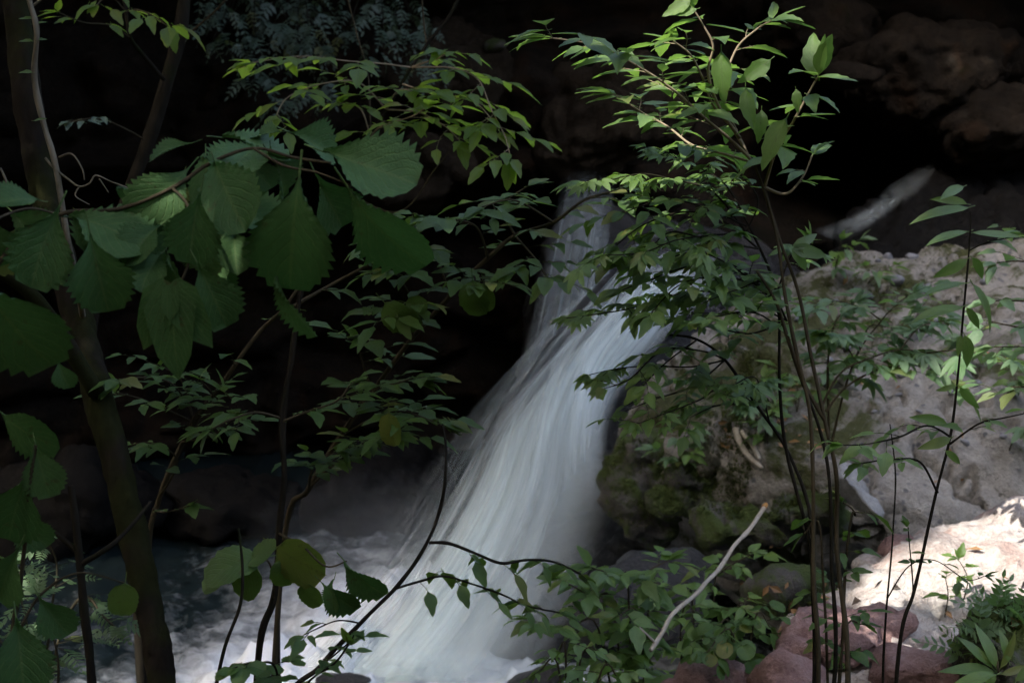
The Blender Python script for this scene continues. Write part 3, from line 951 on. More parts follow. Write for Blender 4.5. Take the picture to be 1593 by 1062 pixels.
lit = [hit(a, c, ['slab'])[0] for a, c in [(1325, 915), (1395, 862), (1470, 815), (1560, 775), (1660, 740), (1680, 860), (1600, 950), (1520, 990), (1455, 1008), (1395, 970)]]
LITPOLY = [sun_uv(p) for p in lit]
cx_, cy_ = sum(q[0] for q in LITPOLY) / len(LITPOLY), sum(q[1] for q in LITPOLY) / len(LITPOLY)
LITPOLY = [(cx_ + (q[0] - cx_) * 1.22, cy_ + (q[1] - cy_) * 1.22) for q in LITPOLY]     # leaves reach past their centres


THINPOLY = [sun_uv(P(a, c, 3.05)) for a, c in [(700, 40), (800, -140), (1350, -140), (1400, 200), (1250, 320), (1000, 290), (780, 210)]]  # crowns thinned out here to let dappled sun onto the upper shrub
FLECKS = [[sun_uv(P(a, c, 3.25)) for a, c in pg] for pg in ([(860, 260), (1290, 220), (1300, 560), (1150, 700), (880, 640)], [(-20, 820), (200, 860), (200, 1080), (-20, 1080)])]  # bare spots shaped into the crowns to brighten bush and fern with sun


def in_poly(x, y, poly):
    c = False
    j = len(poly) - 1
    for i in range(len(poly)):
        xi, yi = poly[i]; xj, yj = poly[j]
        if (yi > y) != (yj > y) and x < (xj - xi) * (y - yi) / (yj - yi) + xi: c = not c
        j = i
    return c


def crown_mesh(blobs, n, size, seed):
    r = random.Random(seed)
    vs, fs = [], []
    tot = sum(bb[1] ** 2 for bb in blobs)
    for c, rad, sq in blobs:
        for _ in range(int(n * rad * rad / tot)):
            while True:
                q = Vector((r.uniform(-1, 1), r.uniform(-1, 1), r.uniform(-1, 1)))
                if q.length < 1: break
            p = c + Vector((q.x * rad, q.y * rad, q.z * rad * sq))
            x, y = sun_uv(p)
            if in_poly(x, y, LITPOLY): continue
            if noise.noise((x * 3.2, y * 3.2, 1.7)) > 0.03 and any(in_poly(x, y, pg) for pg in FLECKS): continue
            if in_poly(x, y, THINPOLY) and r.random() < 0.96: continue
            s = size * r.uniform(0.6, 1.3)
            nrm = Vector((r.gauss(0, 0.6), r.gauss(0, 0.6), 1)).normalized()
            a = nrm.cross(Vector((r.uniform(-1, 1), r.uniform(-1, 1), 0.1))).normalized()
            e = nrm.cross(a)
            k = len(vs)
            vs += [p - a * s, p + e * s * 0.45 - nrm * s * 0.1, p + a * s, p - e * s * 0.45 - nrm * s * 0.1]
            fs.append((k, k + 1, k + 2, k + 3))
    return vs, fs


def canopy_tree(label, base, trunk_pts, r0, blobs, n, size=0.16, seed=1, mat='bark_dark', limbs=True):
    t = empty('canopy_tree', base)
    tag(t, label, 'tree', 'tall trees shading the gorge')
    tb = Tube()
    cv = catmull(trunk_pts, 8)
    tb.add(cv, r0, r0 * 0.35, 12, 0.15, seed)
    if limbs:
        for i, (c, rad, sq) in enumerate(blobs):
            a = cv[min(len(cv) - 1, int(len(cv) * 0.75))]
            tb.add(catmull([a, a.lerp(c, 0.5) + Vector((0, 0, 0.4)), c], 5), r0 * 0.4, r0 * 0.1, 7)
    tb.build('trunk', M[mat], t)
    vs, fs = crown_mesh(blobs, n, size, seed)
    o = mesh_obj('crown', vs, fs, M['canopy'], parent=t, base=base, smooth=False)
    return t


V = Vector
b0 = groundpt(-5.2, -0.8)
canopy_tree('tall tree rising outside the left edge of view', b0, [b0, b0 + V((0.1, 0, 3)), b0 + V((0.5, 0.2, 6.5)), b0 + V((0.9, 0.4, 9))], 0.22,
            [(V((-4.2, -0.6, 7.2)), 2.6, 0.5), (V((-3.0, 1.6, 7.6)), 2.5, 0.5), (V((-5.8, 2.0, 7.4)), 2.4, 0.5), (V((-2.4, -1.6, 8.0)), 2.3, 0.5)], 12000, 0.17, 1)
b0 = groundpt(-4.6, 5.2)
canopy_tree('tall tree rising beyond the left edge by the pool', b0, [b0, b0 + V((0.1, 0.1, 3)), b0 + V((0.3, -0.2, 7)), b0 + V((0.6, -0.4, 9.5))], 0.2,
            [(V((-4.6, 4.6, 7.2)), 2.6, 0.5), (V((-2.6, 4.2, 7.8)), 2.4, 0.5), (V((-5.6, 7.2, 7.0)), 2.4, 0.5), (V((-3.2, 6.6, 7.0)), 2.0, 0.5)], 15000, 0.17, 2)
b0 = groundpt(-8.2, 3.2)  # unseen tree added to keep the sun off the cliff foot
canopy_tree('unseen broad tree added on the left slope to shade the cliff foot', b0, [b0, b0 + V((0.2, 0.1, 2)), b0 + V((0.3, 0.3, 4)), b0 + V((0.4, 0.5, 6))], 0.2,
            [(V((-8.0, 4.6, 7.4)), 2.6, 0.5), (V((-6.6, 2.0, 8.0)), 2.2, 0.5), (V((-7.6, 7.4, 7.0)), 2.4, 0.5), (V((-9.6, 3.0, 7.0)), 2.2, 0.5)], 12000, 0.17, 4)
b0 = V((-2.6, 12.6, 4.9))  # unseen tree added to narrow the sky opening on the left
canopy_tree('unseen tree added on the cliff top to darken the left side', b0, [b0, b0 + V((0.2, -0.6, 1)), b0 + V((0.6, -2.0, 2)), b0 + V((0.9, -3.4, 2.8))], 0.2,
            [(V((-2.2, 9.4, 8.2)), 2.2, 0.45), (V((-0.2, 7.4, 9.2)), 1.4, 0.4), (V((-4.0, 9.6, 8.0)), 2.4, 0.45), (V((-2.6, 6.8, 8.2)), 1.9, 0.45)], 11000, 0.17, 5)
b0 = groundpt(-0.8, -3.6)
canopy_tree('tall tree standing on the bank behind the viewer', b0, [b0, b0 + V((0, 0.1, 3)), b0 + V((-0.3, 0.3, 6)), b0 + V((-0.4, 0.5, 9))], 0.2,
            [(V((-0.8, -2.6, 8.2)), 2.6, 0.5), (V((0.8, -3.6, 8.0)), 2.2, 0.5), (V((-2.6, -4.0, 8.4)), 2.6, 0.5), (V((-0.6, -0.2, 8.6)), 2.0, 0.45), (V((-1.0, 1.6, 6.6)), 1.7, 0.5)], 11000, 0.17, 3)
b0 = groundpt(-2.4, -0.6)  # unseen tree added to block light from the broad leaves at left
canopy_tree('unseen low tree added beside the viewer to darken the left leaves', b0, [b0, b0 + V((0.05, 0, 1.0)), b0 + V((0.15, 0.1, 2.2)), b0 + V((0.3, 0.2, 3.4))], 0.06,
            [(V((-2.2, 0.1, 1.5)), 1.0, 0.7), (V((-1.2, -0.9, 1.5)), 0.9, 0.7), (V((-2.9, 1.5, 1.9)), 1.0, 0.6), (V((-1.0, 1.2, 2.0)), 0.9, 0.5), (V((-0.1, -0.9, 1.7)), 0.8, 0.6), (V((-1.6, 2.6, 2.3)), 1.0, 0.5), (V((-0.4, 0.3, 2.4)), 0.8, 0.45)], 9000, 0.08, 6)


# ------------------------------------------------------------------ left foreground: mossy tree, vine, broad-leaved shrub
b0 = root_of(262, 1180, 3.1)
t = empty('mossy_tree', b0)
tag(t, 'leaning dark mossy tree trunk at the left edge', 'tree')
tb = Tube()
path = [b0, P(258, 1120, 3.1), P(235, 960, 3.15), P(200, 800, 3.2), P(160, 640, 3.25), P(122, 500, 3.3), P(78, 340, 3.35), P(45, 160, 3.4), P(25, 0, 3.45), P(0, -260, 3.5), P(-60, -700, 3.6), P(-160, -1500, 3.8)]
cv = catmull(path, 8)
n_ = len(cv)
cv = catmull(path, 40)
n_ = len(cv)
for j_, q_ in enumerate(cv):                                        # ridged, knotty bark surface
    tg_ = (cv[min(j_ + 1, n_ - 1)] - cv[max(j_ - 1, 0)]).normalized()
    a_ = tg_.cross(V((0, 1, 0.1))).normalized(); c_ = tg_.cross(a_)
    rr_ = lerp(0.030, 0.036, j_ / n_) * (1 + 0.10 * noise.noise(q_ * 3.0))
    for k_ in range(28):
        an_ = 2 * pi * k_ / 28
        s_ = q_ + (a_ * cos(an_) + c_ * sin(an_)) * rr_
        tb.v.append(q_ + (a_ * cos(an_) + c_ * sin(an_)) * rr_ * (1 + 0.20 * fbm(V((s_.x * 34, s_.y * 34, s_.z * 9)), 4)))
for j_ in range(n_ - 1):
    for k_ in range(28):
        tb.f.append((j_ * 28 + k_, j_ * 28 + (k_ + 1) % 28, (j_ + 1) * 28 + (k_ + 1) % 28, (j_ + 1) * 28 + k_))
tb.add(catmull([P(150, 610, 3.22), P(60, 470, 3.1), P(-30, 400, 3.0), P(-150, 300, 2.9)], 6), 0.02, 0.008, 8, 0.15, 3)
tb.build('trunk', M['bark_moss'], t)
c0 = path[-1]
vs, fs = crown_mesh([(c0 + V((0.2, 0.3, 1.5)), 1.9, 0.6), (c0 + V((1.4, -0.2, 2.2)), 1.6, 0.5), (c0 + V((0.3, 2.2, 2.0)), 1.7, 0.5)], 5000, 0.13, 14)
mesh_obj('crown', vs, fs, M['canopy'], parent=t, base=b0, smooth=False)

# pale crooked vine stem at the far left
vn = plant('vine', 'thin pale crooked vine climbing beside the mossy trunk', root_of(262, 1260, 3.2), cat='vine')
branch(vn, [(30, -80, 3.0), (44, 0, 3.0), (56, 50, 2.98), (52, 120, 3.0), (66, 190, 3.0), (84, 250, 2.98), (98, 320, 2.98), (112, 390, 3.0), (122, 450, 3.15), (135, 520, 3.34), (165, 640, 3.40), (202, 800, 3.36), (238, 960, 3.30), (258, 1130, 3.25), (262, 1260, 3.2)], 0.0058, 0.0075, 'bark_pale', seed=5, part='stem', knob=0.25, sides=8)
branch(vn, [(92, 245, 2.98), (112, 240, 2.97), (128, 262, 2.97), (132, 280, 2.98)], 0.0028, 0.0015, 'bark_pale', seed=6, amp=0.003)
branch(vn, [(70, 246, 2.98), (84, 262, 2.98), (105, 278, 2.97), (124, 290, 2.96), (140, 285, 2.96), (150, 273, 2.96), (175, 283, 2.97), (200, 292, 2.98)], 0.003, 0.0016, 'bark_pale', seed=7, amp=0.003)
branch(vn, [(124, 290, 2.96), (118, 305, 2.96), (140, 318, 2.97)], 0.002, 0.001, 'bark_pale', seed=8, amp=0.002)
branch(vn, [(155, 278, 2.96), (170, 300, 2.97)], 0.002, 0.001, 'bark_pale', seed=9, amp=0.002)
branch(vn, [(50, 10, 3.0), (68, -6, 3.0), (75, -30, 3.0)], 0.003, 0.002, 'bark_pale', seed=10, amp=0.002)
branch(vn, [(0, 262, 3.0), (10, 285, 3.0), (14, 310, 3.0)], 0.003, 0.0018, 'bark_pale', seed=16, amp=0.002)
for (x, y, k) in ((32, 27, 1), (60, 35, 2), (40, 62, 3), (68, 60, 4), (40, 110, 5), (62, 185, 6)):
    put_leaf(vn, 'dark', P(52, y + 3, 2.98), V((1 if x > 50 else -1, -0.2, 0.15)), V((0.1, -0.5, 1)), 0.03, random.Random(k))


def facing_leaf(pl, key, bx, by, tx, ty, wpx, d, dt=0.0, ratio=0.8, seed=0, sgn=1):
    """leaf from traced base to traced tip, rolled about its axis until it shows wpx of width"""
    p0, p1 = P(bx, by, d), P(tx, ty, d + dt)
    ax = p1 - p0
    L = ax.length
    view = -(p0 + p1).normalized()
    a = ax.normalized()
    n = (view - a * view.dot(a)).normalized()
    full = ratio * L / (TW * d)
    phi = math.acos(max(-1, min(1, wpx / max(full, 1)))) * sgn
    n = Quaternion(a, phi) @ n
    if n.z < -0.3: n = Quaternion(a, -2 * phi) @ n
    return put_leaf(pl, key, p0, ax, n, L * (1.12 if key == 'big' else 1.0), random.Random(seed), 'leaf')


bl = plant('broadleaf_shrub', 'dark shrub with very large toothed hanging leaves at left', root_of(-160, 1150, 2.3), cat='shrub')
branch(bl, None, 0.0045, 0.0022, 'stem', seed=21, part='stem', world_pts=[bl.location.copy(), P(-130, 900, 2.25), P(-70, 560, 2.2), P(10, 390, 2.2), P(90, 335, 2.2), P(180, 325, 2.2), P(265, 292, 2.2), P(325, 256, 2.22), P(395, 232, 2.22), P(455, 245, 2.22), P(512, 252, 2.2)])
branch(bl, [(265, 292, 2.2), (290, 320, 2.18), (300, 380, 2.15), (285, 430, 2.15), (268, 450, 2.15)], 0.0024, 0.0015, 'stem', seed=22)
branch(bl, [(395, 232, 2.22), (440, 258, 2.2), (490, 268, 2.18), (540, 288, 2.16)], 0.0025, 0.0015, 'stem', seed=23)
branch(bl, [(90, 335, 2.2), (40, 325, 2.15), (-20, 350, 2.05), (-60, 400, 1.95)], 0.0025, 0.0015, 'stem', seed=24)
big = [(466, 272, 444, 428, 118, 2.12, 0.0), (503, 236, 622, 272, 88, 2.2, -0.04), (540, 290, 610, 416, 80, 2.15, 0.0), (490, 270, 532, 352, 72, 2.25, 0.05), (312, 298, 288, 396, 92, 2.12, 0.0),
       (335, 252, 352, 312, 88, 2.2, -0.09), (295, 260, 240, 322, 78, 2.22, -0.05), (140, 362, 160, 470, 98, 2.1, 0), (92, 322, 44, 425, 108, 2.15, -0.03), (108, 338, 206, 348, 60, 2.2, -0.05),
       (306, 408, 350, 492, 98, 2.12, 0), (-40, 420, 44, 570, 118, 1.95, 0.03), (345, 214, 440, 214, 30, 2.3, 0.02), (448, 205, 522, 232, 52, 2.28, 0.04), (300, 222, 238, 236, 18, 2.3, 0), (348, 322, 400, 334, 48, 2.25, -0.08),
       (250, 350, 198, 388, 48, 2.2, -0.05), (432, 428, 452, 520, 24, 2.2, 0), (252, 394, 214, 432, 46, 2.2, -0.06), (62, 312, 14, 298, 22, 2.2, -0.06), (232, 312, 204, 288, 28, 2.25, 0.05), (262, 398, 276, 462, 30, 2.18, 0),
       (400, 232, 352, 248, 40, 2.3, -0.1), (215, 330, 232, 372, 60, 2.25, -0.05), (180, 325, 150, 350, 50, 2.25, -0.08), (20, 330, 60, 372, 60, 2.25, -0.05), (-10, 340, 8, 400, 60, 2.2, 0), (420, 240, 470, 300, 60, 2.3, 0.08),
       (380, 240, 410, 290, 62, 2.3, 0.0), (270, 300, 225, 300, 30, 2.28, -.05), (372, 312, 340, 345, 36, 2.3, -0.05), (375, 385, 320, 430, 52, 2.26, 0.02), (440, 205, 395, 206, 22, 2.32, 0.03)]
for i, (bx, by, tx, ty, w, d, dt) in enumerate(big):
    facing_leaf(bl, 'big', bx, by, tx, ty, w, d, dt, seed=i)
rr = random.Random(5)
fill = [(60, 345), (120, 330), (165, 345), (205, 335), (240, 320), (270, 340), (300, 330), (330, 300), (360, 290), (255, 290), (285, 270), (320, 240), (370, 235), (420, 225), (30, 350), (85, 370), (215, 365), (335, 370), (365, 360), (185, 385), (320, 400), (250, 430)]
for i, (x, y) in enumerate(fill):
    facing_leaf(bl, 'big', x, y, x + rr.uniform(-45, 35), y + rr.uniform(30, 75), rr.uniform(45, 75), rr.uniform(2.24, 2.42), rr.uniform(-.06, .06), seed=i + 200)
facing_leaf(bl, 'bigeaten', 266, 440, 270, 592, 130, 2.1, 0.0, 0.95, 99)

# lower left broad leaves, rooted below the frame
lb = plant('broadleaf_seedling', 'low dark broad-leaved plant in the bottom left corner', root_of(20, 1250, 2.6), cat='plant')
branch(lb, None, 0.006, 0.003, 'stem', seed=31, part='stem', world_pts=[lb.location.copy(), P(20, 1080, 2.5), P(30, 900, 2.45), P(45, 760, 2.4), P(55, 690, 2.4)])
branch(lb, [(25, 1000, 2.5), (60, 930, 2.5), (120, 890, 2.5), (195, 905, 2.5)], 0.003, 0.0015, 'stem', seed=32)
for i, a in enumerate([(55, 690, 70, 760, 58, 2.4, -.02), (45, 735, 5, 830, 84, 2.4, 0), (30, 850, -10, 930, 70, 2.4, 0), (25, 960, 40, 1060, 90, 2.35, -.05), (60, 925, 95, 985, 55, 2.45, 0), (20, 800, 60, 850, 50, 2.5, 0), (0, 640, 40, 690, 40, 2.5, -.05), (90, 560, 100, 600, 36, 2.6, 0)]):
    facing_leaf(lb, 'big', *a, seed=i + 50)
facing_leaf(lb, 'round', 195, 905, 188, 960, 50, 2.5, 0, 0.85, 77)

fn = plant('fern_bush', 'pale green small-leaved bush at the bottom left', root_of(60, 1200, 3.2), cat='bush')
for i, pts in enumerate([[(60, 1200, 3.2), (50, 1050, 3.2), (40, 960, 3.2), (20, 880, 3.15)], [(60, 1180, 3.2), (30, 1060, 3.1), (-10, 980, 3.1)], [(62, 1180, 3.2), (90, 1060, 3.2), (80, 980, 3.2), (60, 930, 3.2)],
                         [(60, 1190, 3.2), (90, 1000, 3.3), (130, 930, 3.35), (165, 960, 3.3), (182, 975, 3.25)], [(60, 1100, 3.2), (80, 960, 3.25), (90, 880, 3.3), (60, 820, 3.3)]]):
    branch(fn, pts, 0.004, 0.0018, 'stem', 'fern', 0.075, 0.35, 1.0, 0.045, 0.05, 2, seed=40 + i, tilt=0.6)

# dark dead pole at the far lower left
dp = plant('dead_pole', 'thin black dead sapling at the lower left', root_of(150, 1200, 2.9), cat='sapling')
branch(dp, None, 0.010, 0.007, 'bark_dark', seed=45, part='stem', knob=0.2, sides=9, world_pts=[dp.location.copy(), P(145, 1062, 2.9), P(132, 950, 2.9), P(122, 850, 2.9), P(116, 790, 2.9), P(112, 755, 2.9)])
branch(dp, [(125, 880, 2.9), (170, 850, 2.9), (205, 815, 2.95), (235, 780, 3.0)], 0.006, 0.003, 'bark_dark', seed=46)
branch(dp, [(122, 860, 2.9), (80, 825, 2.9), (45, 805, 2.9)], 0.006, 0.003, 'bark_dark', seed=47)

# ------------------------------------------------------------------ saplings in the middle distance, left half
s1 = plant('forked_sapling', 'thin forked sapling leaning right in front of the dark hollow', root_of(235, 1150, 3.6), cat='sapling')
branch(s1, None, 0.0085, 0.0035, 'stem', 'dark', 0.075, 0.75, 1.0, 0.12, 0.10, 3, seed=51, part='stem', world_pts=[s1.location.copy(), P(232, 900, 3.6), P(250, 770, 3.6), P(300, 660, 3.55), P(350, 590, 3.5), P(410, 510, 3.45), P(465, 470, 3.45), P(520, 440, 3.5), P(575, 412, 3.5)], sides=8, knob=0.12)
branch(s1, [(410, 510, 3.45), (440, 480, 3.4), (468, 440, 3.4)], 0.005, 0.003, 'stem', 'dark', 0.07, 0.6, 1, 0.06, 0.06, 2, seed=52)
branch(s1, [(300, 660, 3.55), (260, 640, 3.5), (215, 620, 3.45), (180, 610, 3.4)], 0.003, 0.0016, 'stem', 'shrub', 0.062, 0.1, 1, 0.06, 0.09, 4, seed=53)
branch(s1, [(300, 660, 3.55), (280, 590, 3.5), (250, 570, 3.4)], 0.003, 0.0016, 'stem', 'dark', 0.062, 0.1, 1, 0.06, 0.09, 4, seed=54)
branch(s1, [(250, 770, 3.6), (275, 720, 3.5), (240, 690, 3.4), (205, 690, 3.4)], 0.003, 0.0016, 'stem', 'dark', 0.07, 0.3, 1, 0.06, 0.08, 3, seed=55)
branch(s1, [(240, 790, 3.6), (260, 795, 3.4), (295, 785, 3.3)], 0.003, 0.0015, 'stem', 'dark', 0.065, 0.4, 1, 0.09, 0.0, 1, seed=56)

for i, pts in enumerate([[(300, 660, 3.55), (270, 600, 3.4), (220, 585, 3.3), (180, 590, 3.25)], [(260, 740, 3.6), (300, 650, 3.5), (330, 620, 3.4), (310, 590, 3.3)], [(280, 690, 3.55), (330, 680, 3.45), (370, 640, 3.35), (350, 610, 3.3)]]):
    branch(s1, pts, 0.0028, 0.0014, 'stem', 'dark', 0.062, 0.3, 1, 0.045, 0.08, 4, seed=57 + 60 * i, droop=0.12)

s2 = plant('slim_sapling', 'slim upright sapling standing in front of the pool', root_of(392, 1180, 3.3), cat='sapling')
branch(s2, None, 0.009, 0.0045, 'bark_dark', seed=61, part='stem', sides=9, knob=0.15, world_pts=[s2.location.copy(), P(402, 1030, 3.3), P(425, 930, 3.3), P(434, 830, 3.3), P(444, 740, 3.3), P(438, 650, 3.3), P(455, 560, 3.3), P(462, 490, 3.3), P(468, 440, 3.3)])
branch(s2, [(438, 650, 3.3), (400, 640, 3.25), (360, 650, 3.2), (330, 665, 3.2)], 0.0035, 0.0018, 'stem', 'dark', 0.075, 0.05, 1, 0.055, 0.08, 4, seed=62)
branch(s2, [(440, 655, 3.3), (480, 640, 3.3), (520, 625, 3.25), (540, 600, 3.25)], 0.0035, 0.0018, 'stem', 'dark', 0.07, 0.05, 1, 0.06, 0.08, 3, seed=63)
branch(s2, [(425, 930, 3.3), (420, 880, 3.1), (400, 870, 3.0), (350, 880, 2.95)], 0.003, 0.0015, 'stem', seed=64)
for i, a in enumerate([(430, 850, 496, 900, 62, 3.0, -.04), (405, 868, 320, 880, 50, 2.95, -.05), (360, 885, 312, 915, 30, 2.95, 0), (400, 880, 370, 930, 46, 2.95, 0), (440, 868, 440, 915, 56, 3.0, 0), (470, 905, 495, 945, 30, 3.0, 0), (390, 870, 425, 850, 28, 2.95, -.05)]):
    facing_leaf(s2, 'round', *a, ratio=0.85, seed=80 + i)
for i, a in enumerate([(536, 872, 580, 930, 42, 2.8, 0), (500, 905, 540, 952, 40, 2.8, 0), (520, 900, 505, 945, 26, 2.8, 0)]):
    facing_leaf(s2, 'big', *a, ratio=0.8, seed=90 + i)
branch(s2, [(434, 830, 3.3), (470, 850, 3.0), (510, 880, 2.85), (540, 873, 2.8)], 0.003, 0.0015, 'stem', seed=65)

s3 = plant('leaning_sapling', 'long sapling leaning right with layers of dark leaves before the thin fall', root_of(400, 1130, 3.9), cat='sapling')
cv3 = branch(s3, None, 0.0085, 0.0035, 'stem', 'dark', 0.07, 0.80, 1.0, 0.09, 0.12, 4, seed=71, part='stem', sides=8, knob=0.12, world_pts=[s3.location.copy(), P(440, 850, 3.9), P(478, 760, 3.85), P(530, 680, 3.8), P(580, 610, 3.75), P(640, 525, 3.7), P(700, 460, 3.65), P(760, 400, 3.6), P(800, 365, 3.6), P(860, 345, 3.55), P(910, 310, 3.5), P(970, 295, 3.5)])
for i, pts in enumerate([[(700, 460, 3.65), (680, 400, 3.6), (650, 380, 3.5), (600, 375, 3.4)], [(640, 525, 3.7), (640, 470, 3.6), (620, 430, 3.5), (600, 420, 3.4)], [(760, 400, 3.6), (740, 350, 3.5), (700, 340, 3.4), (660, 345, 3.35)],
                         [(700, 460, 3.65), (735, 430, 3.5), (740, 445, 3.4)], [(580, 610, 3.75), (560, 560, 3.7), (550, 530, 3.6)], [(530, 680, 3.8), (580, 650, 3.7), (630, 640, 3.6), (680, 660, 3.5)], [(530, 680, 3.8), (570, 610, 3.6), (610, 600, 3.5), (640, 590, 3.5)],
                         [(800, 365, 3.6), (830, 400, 3.5), (850, 430, 3.4)], [(860, 345, 3.55), (820, 320, 3.5), (790, 310, 3.45), (750, 320, 3.4)], [(640, 525, 3.7), (600, 480, 3.5), (620, 495, 3.4)], [(800, 365, 3.6), (780, 320, 3.6), (820, 290, 3.6)],
                         [(478, 760, 3.85), (520, 720, 3.7), (560, 690, 3.6), (610, 680, 3.5)], [(478, 760, 3.85), (490, 720, 3.7), (520, 700, 3.6)]]):
    branch(s3, pts, 0.0035, 0.0016, 'stem', 'dark', 0.08, 0.25, 1, 0.042, 0.11, 4, seed=100 + i, droop=0.12, tilt=0.3)
for i, a in enumerate([(735, 435, 738, 492, 46, 3.4, 0), (752, 440, 758, 485, 30, 3.42, 0), (598, 470, 640, 520, 46, 3.4, 0), (630, 470, 665, 480, 30, 3.4, 0), (605, 640, 606, 695, 34, 3.4, 0)]):
    facing_leaf(s3, 'round', *a, ratio=0.85, seed=120 + i)

# branch with backlit yellow-green leaves, upper middle
s4 = plant('backlit_sapling', 'dark thin sapling with bright yellow-green leaves against the cliff', root_of(436, 1100, 5.0), cat='sapling')
branch(s4, None, 0.008, 0.005, 'bark_dark', seed=131, part='stem', world_pts=[s4.location.copy(), P(432, 900, 5.0), P(442, 740, 5.0), P(446, 600, 5.0), P(480, 420, 5.0), P(545, 300, 5.0), P(575, 215, 5.0), P(625, 130, 5.0), P(665, 70, 5.0), P(705, 20, 5.0), P(740, -60, 5.0), P(800, -200, 5.0)])
for i, pts in enumerate([[(640, 105, 5.0), (600, 100, 4.9), (540, 95, 4.8), (470, 90, 4.7), (390, 98, 4.6)], [(600, 170, 5.0), (560, 130, 4.9), (510, 130, 4.8), (450, 150, 4.7), (430, 178, 4.65)], [(640, 105, 5.0), (690, 85, 4.9), (690, 78, 4.8)],
                         [(625, 130, 5.0), (690, 150, 4.9), (740, 160, 4.8), (775, 205, 4.7)], [(640, 105, 5.0), (700, 105, 4.9), (745, 125, 4.8), (765, 175, 4.7), (785, 215, 4.65), (795, 245, 4.6)], [(600, 170, 5.0), (650, 175, 4.9), (690, 195, 4.8), (715, 220, 4.7)],
                         [(575, 215, 5.0), (560, 170, 5.0), (530, 160, 4.9)], [(600, 170, 5.0), (620, 140, 4.8), (640, 140, 4.7)], [(575, 215, 5.0), (590, 195, 4.8), (640, 180, 4.7), (665, 165, 4.6)]]):
    branch(s4, pts, 0.0035, 0.0016, 'stem_pale', 'yellow', 0.10, 0.15, 1, 0.075, 0.14, 4, seed=140 + i, droop=0.08, up=0.15, tilt=0.25)
branch(s4, [(665, 70, 5.0), (660, 30, 5.0), (655, -30, 5.0)], 0.003, 0.0025, 'stem', seed=151)
branch(s4, [(575, 215, 5.0), (572, 120, 5.1), (555, 50, 5.1), (535, -20, 5.1)], 0.003, 0.0025, 'stem', seed=152)
branch(s4, [(545, 300, 5.0), (620, 330, 4.9), (680, 260, 4.9), (700, 235, 4.9)], 0.004, 0.002, 'stem', seed=153)

# upper left twig of lit leaves and the dark trunk behind
s5 = plant('slender_tree', 'slender black trunk with a bent branch before the cliff at upper left', root_of(200, 1000, 5.6), cat='tree')
branch(s5, None, 0.022, 0.03, 'bark_dark', seed=161, part='trunk', sides=9, knob=0.2, world_pts=[s5.location.copy(), P(215, 900, 5.6), P(172, 700, 5.6), P(140, 540, 5.6), P(170, 380, 5.6), P(205, 290, 5.6), P(232, 220, 5.6), P(262, 120, 5.6), P(282, 40, 5.6), P(290, -60, 5.6), P(300, -300, 5.6)])
branch(s5, [(255, 125, 5.5), (225, 90, 5.4), (203, 60, 5.3), (195, 20, 5.3), (185, -40, 5.3)], 0.010, 0.007, 'bark_dark', seed=162)
branch(s5, [(203, 60, 5.3), (170, 40, 5.2), (130, 35, 5.1), (90, 20, 5.0)], 0.004, 0.002, 'stem', 'yellow', 0.085, 0.15, 1, 0.14, 0.08, 2, seed=163, droop=0.3)
branch(s5, [(195, 20, 5.3), (215, 15, 5.1), (245, 30, 5.0), (262, 42, 4.95)], 0.004, 0.002, 'stem', 'yellow', 0.095, 0.1, 1, 0.09, 0.06, 2, seed=164, droop=0.3)
branch(s5, [(285, 60, 5.6), (320, 30, 5.5), (345, 5, 5.4), (370, -30, 5.4)], 0.005, 0.003, 'stem', seed=165)
branch(s5, [(195, 20, 5.3), (170, -5, 5.2), (150, 10, 5.0)], 0.003, 0.002, 'stem', 'yellow', 0.085, 0.3, 1, 0.09, 0.05, 2, seed=166, droop=0.3)
branch(s5, [(232, 220, 5.6), (160, 185, 5.4), (110, 190, 5.2)], 0.004, 0.002, 'stem', 'blue', 0.06, 0.4, 1, 0.08, 0.08, 3, seed=167)

# grey-green compound foliage hanging on the cliff at the top
for k, (lab, blobs) in enumerate([('grey-green feathery shrub hanging from the cliff top', [(400, 20), (370, 60), (350, 30)]), ('grey-green feathery shrub on the cliff behind the yellow leaves', [(470, 60), (440, 100), (500, 40), (430, 130)]),
                                  ('dim grey-green shrub at the top centre of the cliff', [(590, 30), (620, 60), (560, 70)])]):
    c = hit(blobs[0][0], -40, ['cliff'])[0]
    s6 = plant('cliff_shrub', lab, c, 'feathery shrubs on the cliff', 'shrub')
    for i, (x, y) in enumerate(blobs):
        for j in range(2):
            r = random.Random(k * 10 + i * 3 + j)
            ex, ey = x + r.uniform(-75, 75), y + r.uniform(-40, 45)
            e = P(ex, ey, 9.6 + r.uniform(-.3, .3))
            branch(s6, None, 0.006, 0.003, 'bark_dark', 'bluefern', 0.18, 0.5, 1, 0.26, 0.14, 2, seed=170 + k * 17 + i * 3 + j, world_pts=[c, c.lerp(e, 0.5) + V((0, 0, 0.1)), e], tilt=0.7, droop=0.4)

